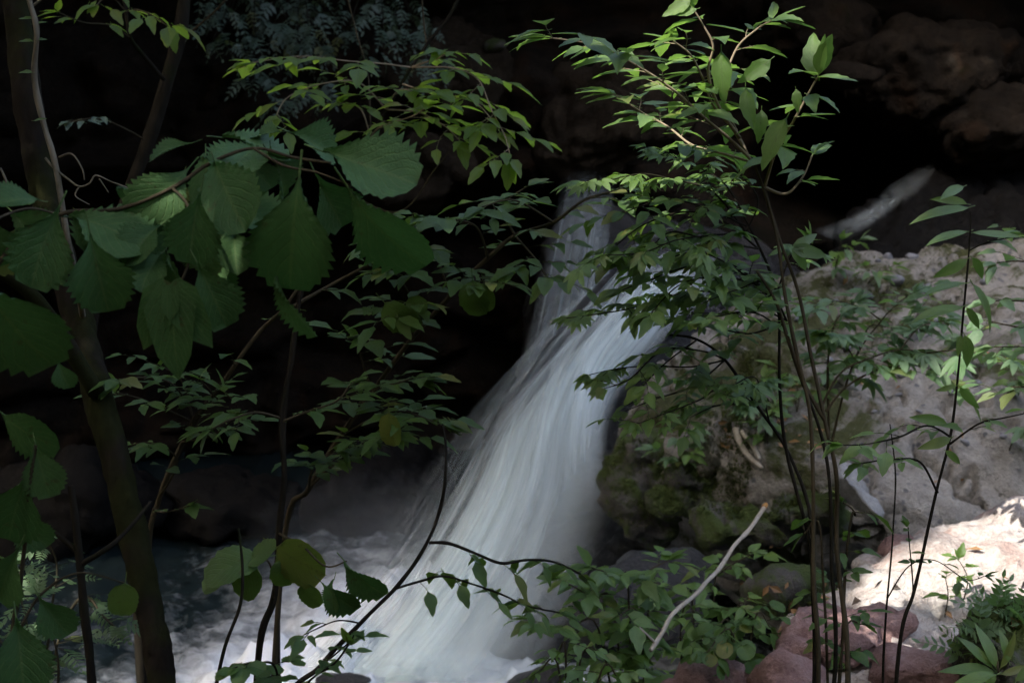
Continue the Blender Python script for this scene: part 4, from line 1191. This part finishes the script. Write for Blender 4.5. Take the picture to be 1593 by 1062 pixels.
# arching dark branch crossing the foot of the fall
s7 = plant('arching_branch', 'bare arching branch with leafy side twigs crossing the white fall', root_of(440, 1250, 2.7), cat='sapling')
branch(s7, None, 0.0055, 0.0022, 'bark_dark', seed=181, part='stem', sides=8, world_pts=[s7.location.copy(), P(445, 1130, 2.7), P(500, 1035, 2.7), P(560, 970, 2.7), P(618, 912, 2.7), P(655, 860, 2.7), P(680, 805, 2.7), P(693, 750, 2.7), P(695, 690, 2.72), P(690, 660, 2.75)])
branch(s7, [(668, 842, 2.7), (700, 843, 2.7), (740, 858, 2.72), (780, 873, 2.75), (820, 868, 2.8), (860, 872, 2.85), (900, 890, 2.9)], 0.004, 0.002, 'bark_dark', 'dark', 0.058, 0.15, 1, 0.036, 0.035, 2, seed=182, droop=0.35)
branch(s7, [(612, 917, 2.7), (650, 905, 2.7), (690, 895, 2.7), (730, 905, 2.72), (780, 922, 2.75), (820, 940, 2.8), (870, 950, 2.85)], 0.003, 0.0016, 'bark_dark', 'dark', 0.058, 0.12, 1, 0.034, 0.04, 2, seed=183, droop=0.35)
branch(s7, [(500, 1035, 2.7), (540, 1000, 2.65), (550, 985, 2.6)], 0.002, 0.001, 'bark_dark', 'dark', 0.045, 0.1, 1, 0.03, 0.03, 2, seed=184)
branch(s7, [(560, 970, 2.7), (520, 965, 2.65), (470, 985, 2.6)], 0.002, 0.001, 'bark_dark', 'dark', 0.045, 0.3, 1, 0.05, 0.03, 2, seed=185)
branch(s7, [(445, 1130, 2.7), (430, 1040, 2.6), (400, 1030, 2.55), (360, 1040, 2.5)], 0.003, 0.0015, 'bark_dark', 'round', 0.042, 0.3, 1, 0.04, 0.04, 3, seed=186)
branch(s7, [(445, 1130, 2.7), (480, 1060, 2.6), (520, 1030, 2.55), (545, 1000, 2.5)], 0.003, 0.0015, 'bark_dark', 'dark', 0.042, 0.3, 1, 0.04, 0.04, 3, seed=187)
branch(s7, [(330, 1100, 2.8), (350, 1010, 2.8), (375, 940, 2.8), (378, 880, 2.82), (370, 820, 2.85)], 0.004, 0.0025, 'bark_dark', seed=188)

# ------------------------------------------------------------------ the tall shrub right of centre
sh = plant('tall_shrub', 'tall many-stemmed shrub with bright fresh leaves right of centre', root_of(1285, 1120, 3.2), cat='shrub')
g0 = sh.location.copy()
branch(sh, None, 0.0056, 0.003, 'stem', seed=201, part='stem', sides=8, world_pts=[g0, P(1272, 1040, 3.2), P(1268, 930, 3.2), P(1265, 800, 3.2), P(1258, 650, 3.18), P(1240, 560, 3.16), P(1224, 470, 3.14), P(1214, 380, 3.12), P(1195, 310, 3.1), P(1172, 252, 3.08)])
branch(sh, None, 0.0066, 0.003, 'stem', seed=202, part='stem', sides=8, world_pts=[g0 + V((0.09, 0.02, 0)), P(1318, 1040, 3.25), P(1313, 950, 3.25), P(1304, 840, 3.25), P(1299, 740, 3.22), P(1280, 655, 3.2), P(1262, 560, 3.2), P(1242, 450, 3.18), P(1215, 370, 3.15), P(1190, 290, 3.1)])
branch(sh, [(1280, 655, 3.2), (1250, 600, 3.2), (1226, 530, 3.18), (1208, 470, 3.16), (1180, 420, 3.1)], 0.005, 0.003, 'stem', seed=204)
# crown branches
crown = [([(1172, 252, 3.08), (1140, 222, 3.05), (1100, 190, 3.0), (1050, 142, 2.98), (1000, 105, 2.95), (950, 75, 2.92), (905, 62, 2.9), (850, 55, 2.88)], 'long', 0.095, 0.2, 0.03, 0.08, 3),
         ([(1165, 245, 3.08), (1140, 200, 3.08), (1112, 165, 3.08), (1096, 120, 3.06), (1078, 85, 3.05), (1050, 62, 3.03)], 'long', 0.085, 0.2, 0.03, 0.08, 3),
         ([(1150, 215, 3.05), (1120, 170, 3.0), (1105, 115, 3.0), (1112, 72, 2.98), (1095, 38, 2.97), (1078, 12, 2.96)], 'long', 0.08, 0.4, 0.04, 0.02, 2),
         ([(1160, 235, 3.08), (1128, 150, 3.1), (1148, 82, 3.12), (1180, 50, 3.12), (1206, 34, 3.12)], 'long', 0.095, 0.35, 0.03, 0.04, 2),
         ([(1190, 290, 3.1), (1208, 230, 3.06), (1236, 185, 3.04), (1262, 140, 3.02), (1275, 118, 3.0)], 'long', 0.10, 0.25, 0.032, 0.02, 2),
         ([(1172, 252, 3.08), (1130, 240, 3.15), (1080, 225, 3.2), (1040, 195, 3.25), (1000, 175, 3.28), (960, 150, 3.3)], 'long', 0.09, 0.1, 0.036, 0.07, 3),
         ([(1190, 290, 3.1), (1225, 300, 3.1), (1250, 275, 3.1), (1265, 240, 3.1)], 'long', 0.065, 0.3, 0.04, 0.02, 2)]
for i, (pts, lf, sz, t0_, st, tw, nl) in enumerate(crown):
    branch(sh, pts, 0.0036, 0.0016, 'stem_pale', lf, sz, t0_, 1, st, tw, nl, seed=211 + i, droop=0.15, tilt=0.4)
for i, a in enumerate([(1122, 78, 1122, 160, 36, 2.95, 0), (1160, 135, 1162, 205, 30, 2.95, 0), (1185, 170, 1182, 222, 30, 2.97, 0), (1225, 182, 1176, 258, 34, 2.95, 0), (1200, 92, 1152, 130, 26, 2.95, 0), (1238, 138, 1243, 175, 26, 2.97, 0), (1075, 0, 1032, 24, 20, 2.95, 0), (1085, 14, 1042, 20, 14, 2.95, 0)]):
    facing_leaf(sh, 'long', *a, ratio=0.42, seed=230 + i)

# leafy mass left of the shrub's stems (a spreading bush of smaller, partly lobed leaves)
mass = {
 'upper': ('dense dark bush hiding the top of the fall', (1275, 1110, 3.45), [(1270, 980, 3.45), (1262, 860, 3.45), (1236, 760, 3.45), (1222, 690, 3.45), (1216, 590, 3.42), (1212, 480, 3.4), (1196, 415, 3.35), (1165, 350, 3.3)],
   [[(1160, 360, 3.3), (1110, 300, 3.3), (1050, 280, 3.3), (1000, 270, 3.3), (950, 280, 3.3), (905, 285, 3.3)], [(1180, 385, 3.3), (1120, 340, 3.3), (1060, 330, 3.28), (1000, 350, 3.25), (960, 380, 3.2)], [(1160, 360, 3.3), (1180, 310, 3.3), (1150, 270, 3.3)],
    [(1160, 360, 3.3), (1060, 370, 3.1), (1000, 390, 3.05), (940, 395, 3.05)], [(1160, 350, 3.3), (1090, 320, 3.2), (1030, 310, 3.15), (970, 330, 3.1)], [(1180, 385, 3.3), (1100, 370, 3.2), (1040, 360, 3.15), (1000, 400, 3.1)], [(1165, 350, 3.3), (1130, 290, 3.35), (1080, 260, 3.4), (1020, 240, 3.4)]], 'dark'),
 'middle': ('fresh green bush spreading left over the bright water', (1300, 1110, 3.35), [(1299, 1000, 3.35), (1297, 880, 3.35), (1290, 760, 3.35), (1276, 670, 3.35), (1245, 580, 3.35), (1205, 470, 3.35)],
   [[(1225, 500, 3.4), (1160, 470, 3.35), (1080, 450, 3.3), (1000, 475, 3.25), (930, 490, 3.2), (880, 497, 3.2)], [(1200, 460, 3.35), (1140, 410, 3.3), (1080, 410, 3.25), (1020, 430, 3.2), (970, 450, 3.2)], [(1225, 500, 3.4), (1170, 520, 3.4), (1110, 510, 3.4), (1050, 500, 3.35)],
    [(1205, 470, 3.35), (1230, 400, 3.3), (1260, 375, 3.25)], [(1225, 500, 3.4), (1190, 440, 3.3), (1150, 450, 3.2), (1100, 470, 3.15)], [(1200, 450, 3.35), (1130, 430, 3.2), (1060, 440, 3.1), (1010, 490, 3.1)], [(1205, 470, 3.35), (1150, 420, 3.25), (1090, 390, 3.2), (1040, 400, 3.15)], [(1225, 520, 3.4), (1180, 490, 3.2), (1130, 490, 3.1), (1080, 500, 3.05)]], 'shrub'),
 'lower': ('leafy bush reaching from the shrub stems across the boulder to the water', (1272, 1115, 3.4), [(1267, 930, 3.4), (1258, 800, 3.45), (1225, 700, 3.5), (1180, 630, 3.48), (1130, 560, 3.45), (1085, 528, 3.4), (1040, 520, 3.35)],
   [[(1130, 560, 3.45), (1080, 570, 3.4), (1020, 570, 3.35), (960, 575, 3.3), (910, 585, 3.3)], [(1130, 560, 3.45), (1080, 600, 3.4), (1020, 620, 3.35), (970, 640, 3.3)], [(1180, 630, 3.48), (1120, 630, 3.4), (1070, 650, 3.35)], [(1200, 660, 3.48), (1180, 590, 3.4), (1140, 600, 3.3)],
    [(1130, 560, 3.45), (1090, 545, 3.35), (1030, 545, 3.3), (980, 590, 3.25), (940, 605, 3.2)], [(1085, 528, 3.4), (1040, 560, 3.3), (1000, 600, 3.25)], [(1180, 630, 3.48), (1130, 600, 3.4), (1090, 620, 3.3), (1040, 640, 3.25), (990, 660, 3.2)]], 'shrub')}
for q_, (lab, rp_, stem, brs, lf) in enumerate(mass.values()):
    sb = plant('spreading_bush', lab, root_of(*rp_), 'bushes between the shrub and the fall', 'bush')
    dens = (0.046, 0.046, 0.07)[q_]
    branch(sb, None, 0.0055, 0.0028, 'bark_dark', seed=241 + q_, part='stem', world_pts=[sb.location.copy()] + [P(*a) for a in stem])
    for i, pts in enumerate(brs):
        branch(sb, pts, 0.0025, 0.0012, 'bark_dark', lf if i % 3 else 'lobed', 0.058 if i % 3 else 0.05, 0.12, 1, dens, 0.10, 5 if q_ < 2 else 4, seed=250 + i + 20 * q_, droop=0.18, tilt=0.45)
    if q_ == 1: facing_leaf(sb, 'lobedpale', 1235, 385, 1290, 400, 60, 3.1, 0, 0.9, 5)

# thin sapling with lance leaves at the far right
rs = plant('lance_sapling', 'thin dark-stemmed sapling with narrow leaves at the right', root_of(1392, 1120, 3.3), cat='sapling')
branch(rs, None, 0.005, 0.0018, 'bark_dark', seed=271, part='stem', sides=7, world_pts=[rs.location.copy(), P(1400, 1010, 3.3), P(1420, 925, 3.3), P(1438, 850, 3.3), P(1458, 765, 3.3), P(1478, 680, 3.3), P(1490, 570, 3.28), P(1500, 470, 3.26), P(1507, 390, 3.25), P(1511, 330, 3.25)])
branch(rs, [(1420, 925, 3.3), (1418, 870, 3.28), (1415, 820, 3.26)], 0.002, 0.001, 'bark_dark', 'dark', 0.03, 0.3, 1, 0.03, 0.0, 1, seed=272)
for i, a in enumerate([(1510, 322, 1425, 326, 12, 3.25, -.02), (1506, 318, 1450, 300, 16, 3.25, .05), (1500, 290, 1460, 300, 16, 3.25, -.05), (1508, 360, 1435, 370, 12, 3.25, -.03), (1510, 362, 1593, 368, 12, 3.25, -.04), (1506, 402, 1460, 435, 24, 3.22, 0), (1512, 400, 1540, 430, 18, 3.25, 0),
                       (1506, 440, 1430, 448, 10, 3.25, -.03), (1512, 440, 1565, 500, 12, 3.2, 0), (1500, 476, 1428, 482, 12, 3.22, -.04), (1503, 478, 1530, 510, 22, 3.25, 0), (1500, 520, 1520, 570, 18, 3.2, 0), (1495, 520, 1490, 555, 14, 3.2, 0), (1488, 600, 1460, 608, 8, 3.25, 0), (1492, 600, 1522, 640, 14, 3.2, 0),
                       (1480, 680, 1440, 700, 30, 3.2, -.03), (1475, 660, 1420, 640, 20, 3.2, -.03), (1470, 700, 1500, 720, 20, 3.2, 0)]):
    facing_leaf(rs, 'lance', *a, ratio=0.3, seed=280 + i)
branch(rs, [(1480, 680, 3.3), (1440, 665, 3.2), (1400, 680, 3.1), (1350, 690, 3.05), (1310, 690, 3.0)], 0.003, 0.0014, 'bark_dark', 'shrub', 0.062, 0.1, 1, 0.05, 0.05, 2, seed=273, droop=0.3)
branch(rs, [(1478, 690, 3.3), (1520, 660, 3.25), (1560, 650, 3.2), (1600, 640, 3.2)], 0.003, 0.0014, 'bark_dark', 'shrub', 0.055, 0.2, 1, 0.06, 0.05, 2, seed=274, droop=0.3)
branch(rs, [(1460, 765, 3.3), (1430, 720, 3.2), (1390, 715, 3.15), (1340, 720, 3.1)], 0.003, 0.0014, 'bark_dark', 'shrub', 0.055, 0.3, 1, 0.06, 0.05, 2, seed=275, droop=0.3)
branch(rs, [(1507, 390, 3.25), (1540, 375, 3.25), (1590, 365, 3.25)], 0.002, 0.001, 'bark_dark', 'long', 0.06, 0.3, 1, 0.04, 0.0, 1, seed=276, droop=0.2)

ts = plant('bare_stem', 'very thin nearly bare stem rising before the sunlit slab', root_of(1378, 1100, 3.6), cat='sapling')
branch(ts, None, 0.0035, 0.0015, 'bark_dark', seed=277, part='stem', world_pts=[ts.location.copy(), P(1378, 1000, 3.6), P(1380, 930, 3.6), P(1388, 830, 3.6), P(1393, 740, 3.6), P(1385, 660, 3.6)])
branch(ts, [(1380, 930, 3.6), (1410, 880, 3.5), (1450, 870, 3.45), (1500, 900, 3.4), (1530, 895, 3.4)], 0.002, 0.001, 'bark_dark', 'dark', 0.035, 0.3, 1, 0.05, 0.02, 2, seed=278)

# arching twigs leaving the shrub to the right and pale foliage in front of the boulder
pb = plant('pale_bush', 'light green leafy bush spreading in front of the boulder at right', hit(1330, 790, ['boulder', 'ground'])[0], cat='bush')
q0 = P(1330, 760, 5.2)
for i, pts in enumerate([[(1275, 640, 5.0), (1310, 580, 5.0), (1360, 555, 5.0), (1400, 545, 5.0), (1440, 550, 5.0)], [(1285, 640, 5.0), (1320, 600, 5.0), (1370, 575, 5.0), (1430, 570, 5.0), (1480, 590, 5.0)], [(1290, 700, 5.2), (1290, 560, 5.2), (1300, 500, 5.2), (1330, 470, 5.2)],
                         [(1290, 700, 5.2), (1330, 560, 5.2), (1370, 500, 5.2), (1400, 470, 5.2), (1420, 455, 5.2)], [(1330, 560, 5.2), (1310, 530, 5.1), (1280, 520, 5.0)], [(1330, 560, 5.2), (1350, 510, 5.2), (1380, 510, 5.2), (1430, 510, 5.1)], [(1400, 545, 5.0), (1430, 510, 5.0), (1470, 500, 5.0)],
                         [(1370, 500, 5.2), (1340, 480, 5.2), (1300, 470, 5.1), (1260, 480, 5.0)], [(1440, 550, 5.0), (1500, 545, 4.9), (1560, 560, 4.9), (1600, 570, 4.9)]]):
    branch(pb, pts, 0.005 if i < 4 else 0.003, 0.0016, 'stem', 'pale' if i % 2 else 'lobedpale', 0.09, 0.3, 1, 0.055, 0.14, 4, seed=290 + i, droop=0.2, tilt=0.5)
rb = plant('edge_bush', 'light green bush reaching in from the right edge above the boulder', root_of(1750, 800, 4.6), cat='bush')
for i, pts in enumerate([[(1750, 560, 4.6), (1660, 440, 4.6), (1600, 410, 4.5), (1550, 410, 4.5)], [(1750, 560, 4.6), (1650, 480, 4.5), (1590, 470, 4.5), (1540, 470, 4.5)], [(1750, 640, 4.6), (1660, 560, 4.5), (1600, 540, 4.5), (1545, 540, 4.5)], [(1750, 640, 4.6), (1650, 620, 4.5), (1590, 600, 4.5), (1550, 610, 4.5)], [(1750, 560, 4.6), (1640, 390, 4.5), (1593, 365, 4.5)], [(1750, 640, 4.6), (1640, 520, 4.4), (1580, 510, 4.4), (1530, 500, 4.4)]]):
    branch(rb, None, 0.006, 0.002, 'stem', 'pale', 0.08, 0.5, 1, 0.07, 0.10, 3, seed=310 + i, droop=0.2, tilt=0.5, world_pts=[rb.location.copy()] + [P(*q) for q in pts])

# undergrowth below the boulder, bottom centre
us = [('leafy undergrowth bush in front of the black rock at bottom centre', (985, 1090, 4.6), [[(985, 1080, 4.6), (960, 980, 4.5), (920, 930, 4.4), (870, 900, 4.3)], [(985, 1080, 4.6), (980, 950, 4.5), (960, 900, 4.4), (920, 880, 4.3)], [(985, 1080, 4.6), (1010, 960, 4.5), (1000, 900, 4.4), (1040, 870, 4.4)], [(985, 1080, 4.6), (940, 1010, 4.4), (880, 980, 4.3), (830, 965, 4.25)], [(985, 1080, 4.6), (1000, 1000, 4.4), (960, 960, 4.3)]], 'shrub', 0.08),
      ('low leafy bush around the middle of the stick', (1090, 1060, 5.0), [[(1090, 1050, 5.0), (1080, 960, 5.0), (1050, 920, 4.95), (1000, 900, 4.9)], [(1090, 1050, 5.0), (1110, 940, 5.0), (1120, 890, 5.0), (1170, 860, 5.0)], [(1090, 1050, 5.0), (1140, 980, 4.95), (1170, 970, 4.95)], [(1090, 1050, 5.0), (1060, 990, 4.9), (1090, 960, 4.85)]], 'shrub', 0.08),
      ('low fresh green plant at the bottom edge left of the pink rock', (880, 1110, 4.0), [[(880, 1110, 4.0), (870, 1050, 4.0), (840, 1040, 4.0)], [(880, 1110, 4.0), (900, 1040, 4.0), (940, 1020, 4.0)], [(880, 1110, 4.0), (880, 1030, 4.0), (870, 1010, 4.0)], [(880, 1110, 4.0), (930, 1060, 3.9), (960, 1050, 3.9)]], 'shrub', 0.055),
      ('round-leaved seedling between the pink rocks and the stick', (1150, 1040, 4.5), [[(1150, 1040, 4.5), (1140, 1000, 4.5), (1110, 985, 4.4)], [(1150, 1040, 4.5), (1170, 990, 4.4), (1200, 975, 4.4)], [(1150, 1040, 4.5), (1145, 1010, 4.3), (1100, 1015, 4.2)]], 'round', 0.05),
      ('small bush growing among the shrub stems at lower right', (1300, 1060, 3.5), [[(1300, 1090, 3.5), (1310, 1000, 3.4), (1340, 970, 3.4)], [(1300, 1090, 3.5), (1280, 850, 3.4), (1250, 830, 3.4)], [(1300, 1090, 3.5), (1320, 850, 3.4), (1330, 800, 3.4), (1310, 780, 3.4)]], 'dark', 0.055)]
for k, (lab, rp, brs, lf, sz) in enumerate(us):
    ust = 0.036 if k < 4 else 0.08
    u = plant('undergrowth_bush', lab, root_of(*rp), 'undergrowth at the bottom of the picture', 'bush')
    for i, pts in enumerate(brs):
        branch(u, None, 0.004, 0.0018, 'stem', lf, sz * 1.0, 0.35, 1, ust, 0.08, 4, seed=330 + k * 11 + i, droop=0.25, tilt=0.5, world_pts=[u.location.copy()] + [P(*q) for q in pts[1:]])

# plant in the lower right corner, and herbs over the sunlit slab
cp = plant('corner_plant', 'plant with long narrow leaves in the bottom right corner', hit(1560, 1040, ['bank'])[0], cat='plant')
for i, a in enumerate([(1545, 1040, 1500, 985, 14, 3.5, 0), (1550, 1040, 1530, 975, 14, 3.5, 0), (1555, 1040, 1590, 985, 14, 3.5, 0), (1548, 1045, 1490, 1030, 12, 3.5, -.05), (1552, 1048, 1480, 1058, 14, 3.45, -.05), (1556, 1048, 1600, 1040, 16, 3.5, 0), (1550, 1050, 1530, 1075, 18, 3.4, 0), (1540, 1030, 1505, 1010, 12, 3.5, 0), (1570, 1030, 1560, 980, 12, 3.5, 0), (1580, 1060, 1620, 1020, 16, 3.4, 0)]):
    facing_leaf(cp, 'lance', *a, ratio=0.3, seed=380 + i)
branch(cp, None, 0.003, 0.002, 'stem', seed=391, part='stem', world_pts=[cp.location.copy(), P(1552, 1050, 3.52), P(1550, 1030, 3.5)])
cps = [(1470, 950), (1500, 920), (1530, 890), (1480, 900), (1450, 965), (1420, 880)]
for i, (x, y) in enumerate(cps[:2]):
    q, n_ = hit(x, y + 12, ['slab', 'bank'])
    h = plant('herb', 'small green herb growing over the sunlit slab, ' + ('lower of the two', 'upper of the two')[i], q, 'herbs on the sunlit slab', 'herb')
    branch(h, None, 0.0025, 0.001, 'stem', 'shrub', 0.055, 0.3, 1, 0.03, 0.03, 2, seed=400 + i, world_pts=[q, q + V((0, -0.02, 0.08)), q + V((RND.uniform(-.06, .06), -0.05, 0.15))], tilt=0.5)
for i, (x, y) in enumerate([(1060, 712), (1072, 730), (1195, 690), (1215, 665), (1240, 640), (1170, 625), (1310, 600), (1350, 440), (1420, 520), (1505, 560), (1300, 430), (1560, 620), (1570, 700)]):
    q, n_ = hit(x, y, ['boulder', 'lump'])
    h = plant('herb', 'small light green herb on the boulder ' + ('low on its water side', 'just below the one on the water side', 'right beside the bleached root', 'a little above the bleached root', 'right of the mossy hollow', 'above the mossy hollow',
              'just right of the shrub stems', 'near its top between the embedded pebbles', 'in the middle of its pale face', 'behind the narrow-leaved sapling', 'at its upper left crest', 'near the right edge', 'low near the right edge')[i], q, 'herbs on the boulder', 'herb')
    for j in range(2):
        r = random.Random(500 + i * 5 + j)
        branch(h, None, 0.003, 0.0012, 'stem', ('lobedpale', 'pale', 'shrub')[(i + j) % 3], 0.10, 0.2, 1, 0.06, 0.05, 2, seed=420 + i * 3 + j, world_pts=[q, q + n_ * 0.08 + V((0, 0, 0.04)), q + n_ * 0.14 + V((r.uniform(-.15, .15), r.uniform(-.1, 0), 0.10))], tilt=0.5, droop=0.3)

for i, (x, y, lab) in enumerate([(1520, 985, 'small fern on the mossy hump nearest the slab'), (1550, 950, 'small fern on top of the mossy hump'), (1585, 965, 'small fern at the right edge above the corner plant'), (1500, 1020, 'small fern left of the narrow-leaved corner plant')]):
    q, n_ = hit(x, y, ['bank', 'slab'])
    h = plant('fern', lab, q, 'ferns on the mossy hump', 'fern')
    for j in range(4):
        r = random.Random(700 + i * 5 + j)
        put_leaf(h, 'fern', q, V((r.uniform(-1, 1), r.uniform(-.9, .3), r.uniform(.3, 1))), V((0, -.6, 1)), r.uniform(0.07, 0.13), r)
    put_leaf(h, 'fern', q, V((0.1, -.3, 1)), V((0, -1, .4)), 0.11, RND)

# ------------------------------------------------------------------ sticks and litter
st = plant('broken_stick', 'pale barkless broken stick leaning on the mossy rocks', P(1012, 1012, 4.2), cat='stick')
branch(st, [(1012, 1012, 4.2), (1030, 985, 4.25), (1046, 955, 4.3), (1078, 925, 4.38), (1098, 900, 4.42), (1118, 880, 4.5), (1142, 846, 4.56), (1164, 822, 4.64), (1188, 788, 4.72)], 0.0062, 0.0075, 'deadwood', seed=601, part='shaft', sides=9, knob=0.3, amp=0.010)
branch(st, [(1188, 789, 4.72), (1192, 784, 4.735)], 0.0085, 0.007, 'cutwood', seed=602, part='broken_end', sides=8, knob=0.3, amp=0.0)
branch(st, [(1020, 1000, 4.22), (1005, 985, 4.2), (995, 975, 4.2)], 0.005, 0.002, 'deadwood', seed=603, part='side_twig')
for i, (lab, pts) in enumerate([('pale bleached root curving down the boulder', [(1143, 668, 7.0), (1150, 690, 6.95), (1165, 712, 6.9), (1184, 728, 6.85)]), ('thin pale root beside the bleached one', [(1152, 672, 7.0), (1170, 695, 6.95), (1180, 715, 6.9)])]):
    w = plant('dead_root', lab, hit(*pts[0][:2], ['boulder'])[0], cat='root')
    wp = [hit(x, y, ['boulder'])[0] + V((0, -0.03, 0.01)) for x, y, d in pts]
    branch(w, None, 0.020 - 0.007 * i, 0.010, 'deadwood', seed=610 + i, part='shaft', world_pts=wp, knob=0.2, sides=7, amp=0.0)


# stones set into the boulder's face
pebs = [(1385, 402, 34, 24), (1420, 396, 30, 24), (1368, 408, 20, 14), (1392, 438, 40, 22), (1440, 450, 20, 26), (1352, 462, 20, 16), (1408, 585, 30, 16), (1398, 612, 26, 12), (1330, 450, 18, 12), (1300, 470, 20, 14), (1455, 500, 22, 16), (1370, 520, 18, 14), (1320, 540, 24, 16), (1480, 610, 20, 14),
        (1360, 640, 16, 12), (1430, 640, 24, 14), (1520, 600, 26, 18), (1545, 560, 24, 18), (1290, 560, 18, 14), (1130, 560, 26, 20), (1105, 545, 22, 16), (1150, 590, 18, 14), (1500, 690, 22, 16), (1560, 680, 24, 14), (1340, 690, 14, 10), (1240, 500, 20, 16), (1490, 420, 18, 12), (1530, 440, 20, 14)]
for i, (x, y, w, h_) in enumerate(pebs):
    q, n_ = hit(x, y, ['boulder'])
    r = random.Random(i + 900)
    d = q.length
    a_, b_ = w * TW * d / 2, h_ * TW * d / 2
    pts = []
    for k in range(14):
        u = r.uniform(-1, 1); t_ = r.uniform(0, 6.28); s_ = sqrt(1 - u * u)
        pts.append(q + V((a_ * s_ * cos(t_), a_ * 0.7 * s_ * sin(t_), b_ * u)) + n_ * 0.15 * b_)
    rock('pebble', None, pts, M['pebble'], 0.04, parent=boulder, pbase=boulder.location, smooth=1, amp=0.01, freq=8, seed=i)


def on_surface(n, box, keys, r):
    out = []
    for _ in range(n):
        x, y = r.uniform(box[0], box[2]), r.uniform(box[1], box[3])
        d = P(x, y, 1.0).normalized()
        best = None
        for k in keys:
            loc, nor, idx, dist = BVH[k].ray_cast(V((0, 0, 0)), d)
            if loc and (best is None or dist < best[2]): best = (loc, nor, dist)
        if best: out.append((best[0], best[1] if best[1].dot(d) < 0 else -best[1]))
    return out


# moss tufts: far too many blades to count
r = random.Random(77)
vs, fs, uvs = [], [], []
for box, n in [((1120, 590, 1270, 700), 900), ((1060, 640, 1200, 800), 1300), ((1130, 720, 1280, 810), 1200), ((940, 640, 1060, 820), 900), ((1290, 380, 1500, 480), 500), ((1490, 900, 1593, 1062), 250), ((1120, 540, 1180, 600), 300), ((1150, 890, 1270, 960), 400)]:
    for q, n_ in on_surface(n, box, ['boulder', 'lump', 'blk1', 'blk2', 'blk3', 'bank', 'dark1'], r):
        if noise.noise(q * 3.1) < -0.05: continue
        for _ in range(3):
            hgt = r.uniform(0.010, 0.035)
            tip = q + (n_ * 0.6 + V((r.uniform(-.7, .7), r.uniform(-.7, .4), r.uniform(-.2, .8)))).normalized() * hgt
            sd = V((r.uniform(-1, 1), r.uniform(-1, 1), r.uniform(-.3, .3))) * 0.004
            k = len(vs)
            vs += [q - sd, q + sd, tip]; uvs += [(0.5, 0), (0.5, 0), (0.5, 1)]
            fs.append((k, k + 1, k + 2))
moss = mesh_obj('moss', vs, fs, M['mossblade'], uvs=uvs, smooth=False)
tag(moss, 'green and brown moss tufts covering the shaded rocks', kind='stuff')

# fallen leaf litter
vs, fs, uvs = [], [], []
for box, n in [((1290, 400, 1593, 760), 16), ((1110, 580, 1280, 700), 40), ((1200, 830, 1593, 1062), 16), ((1150, 900, 1280, 1000), 14)]:
    for q, n_ in on_surface(n, box, ['boulder', 'slab', 'blk1', 'blk2', 'blk3', 'bank', 'dark1', 'ground'], r):
        s_ = r.uniform(0.012, 0.035)
        a_ = n_.cross(V((r.uniform(-1, 1), r.uniform(-1, 1), r.uniform(-1, 1)))).normalized()
        c_ = n_.cross(a_)
        q = q + n_ * 0.006
        k = len(vs)
        vs += [q - a_ * s_, q + c_ * s_ * 0.45 + n_ * s_ * 0.3, q + a_ * s_ + n_ * s_ * 0.2, q - c_ * s_ * 0.45 + n_ * s_ * 0.25]
        uvs += [(0.5, 0), (0, 0.5), (0.5, 1), (1, 0.5)]
        fs.append((k, k + 1, k + 2)); fs.append((k, k + 2, k + 3))
lit_o = mesh_obj('leaf_litter', vs, fs, M['leaf_dead'], uvs=uvs, smooth=False)
tag(lit_o, 'scattered brown fallen leaves and scraps on the rocks', kind='stuff')

# ------------------------------------------------------------------ hang the leaves on their plants
for nm, (par, lst) in PENDING.items():
    lst.sort(key=lambda a: -a[0])
    for _, name, me, mt in lst[:290]:
        o = bpy.data.objects.new(name, me)
        COL.objects.link(o)
        o.parent = par
        o.matrix_local = mt
    rest = lst[290:]
    if rest:
        vs, fs, uvs = [], [], []
        for _, name, me, mt in rest:
            k = len(vs)
            vs += [mt @ q.co for q in me.vertices]
            uv = [None] * len(me.vertices)
            for lp in me.loops: uv[lp.vertex_index] = tuple(me.uv_layers[0].data[lp.index].uv)
            uvs += [u or (0.5, 0) for u in uv]
            fs += [tuple(k + i for i in pg.vertices) for pg in me.polygons]
        o = mesh_obj('small_foliage', vs, fs, rest[0][2].materials[0], parent=par, uvs=uvs)
        o['kind'] = 'stuff'
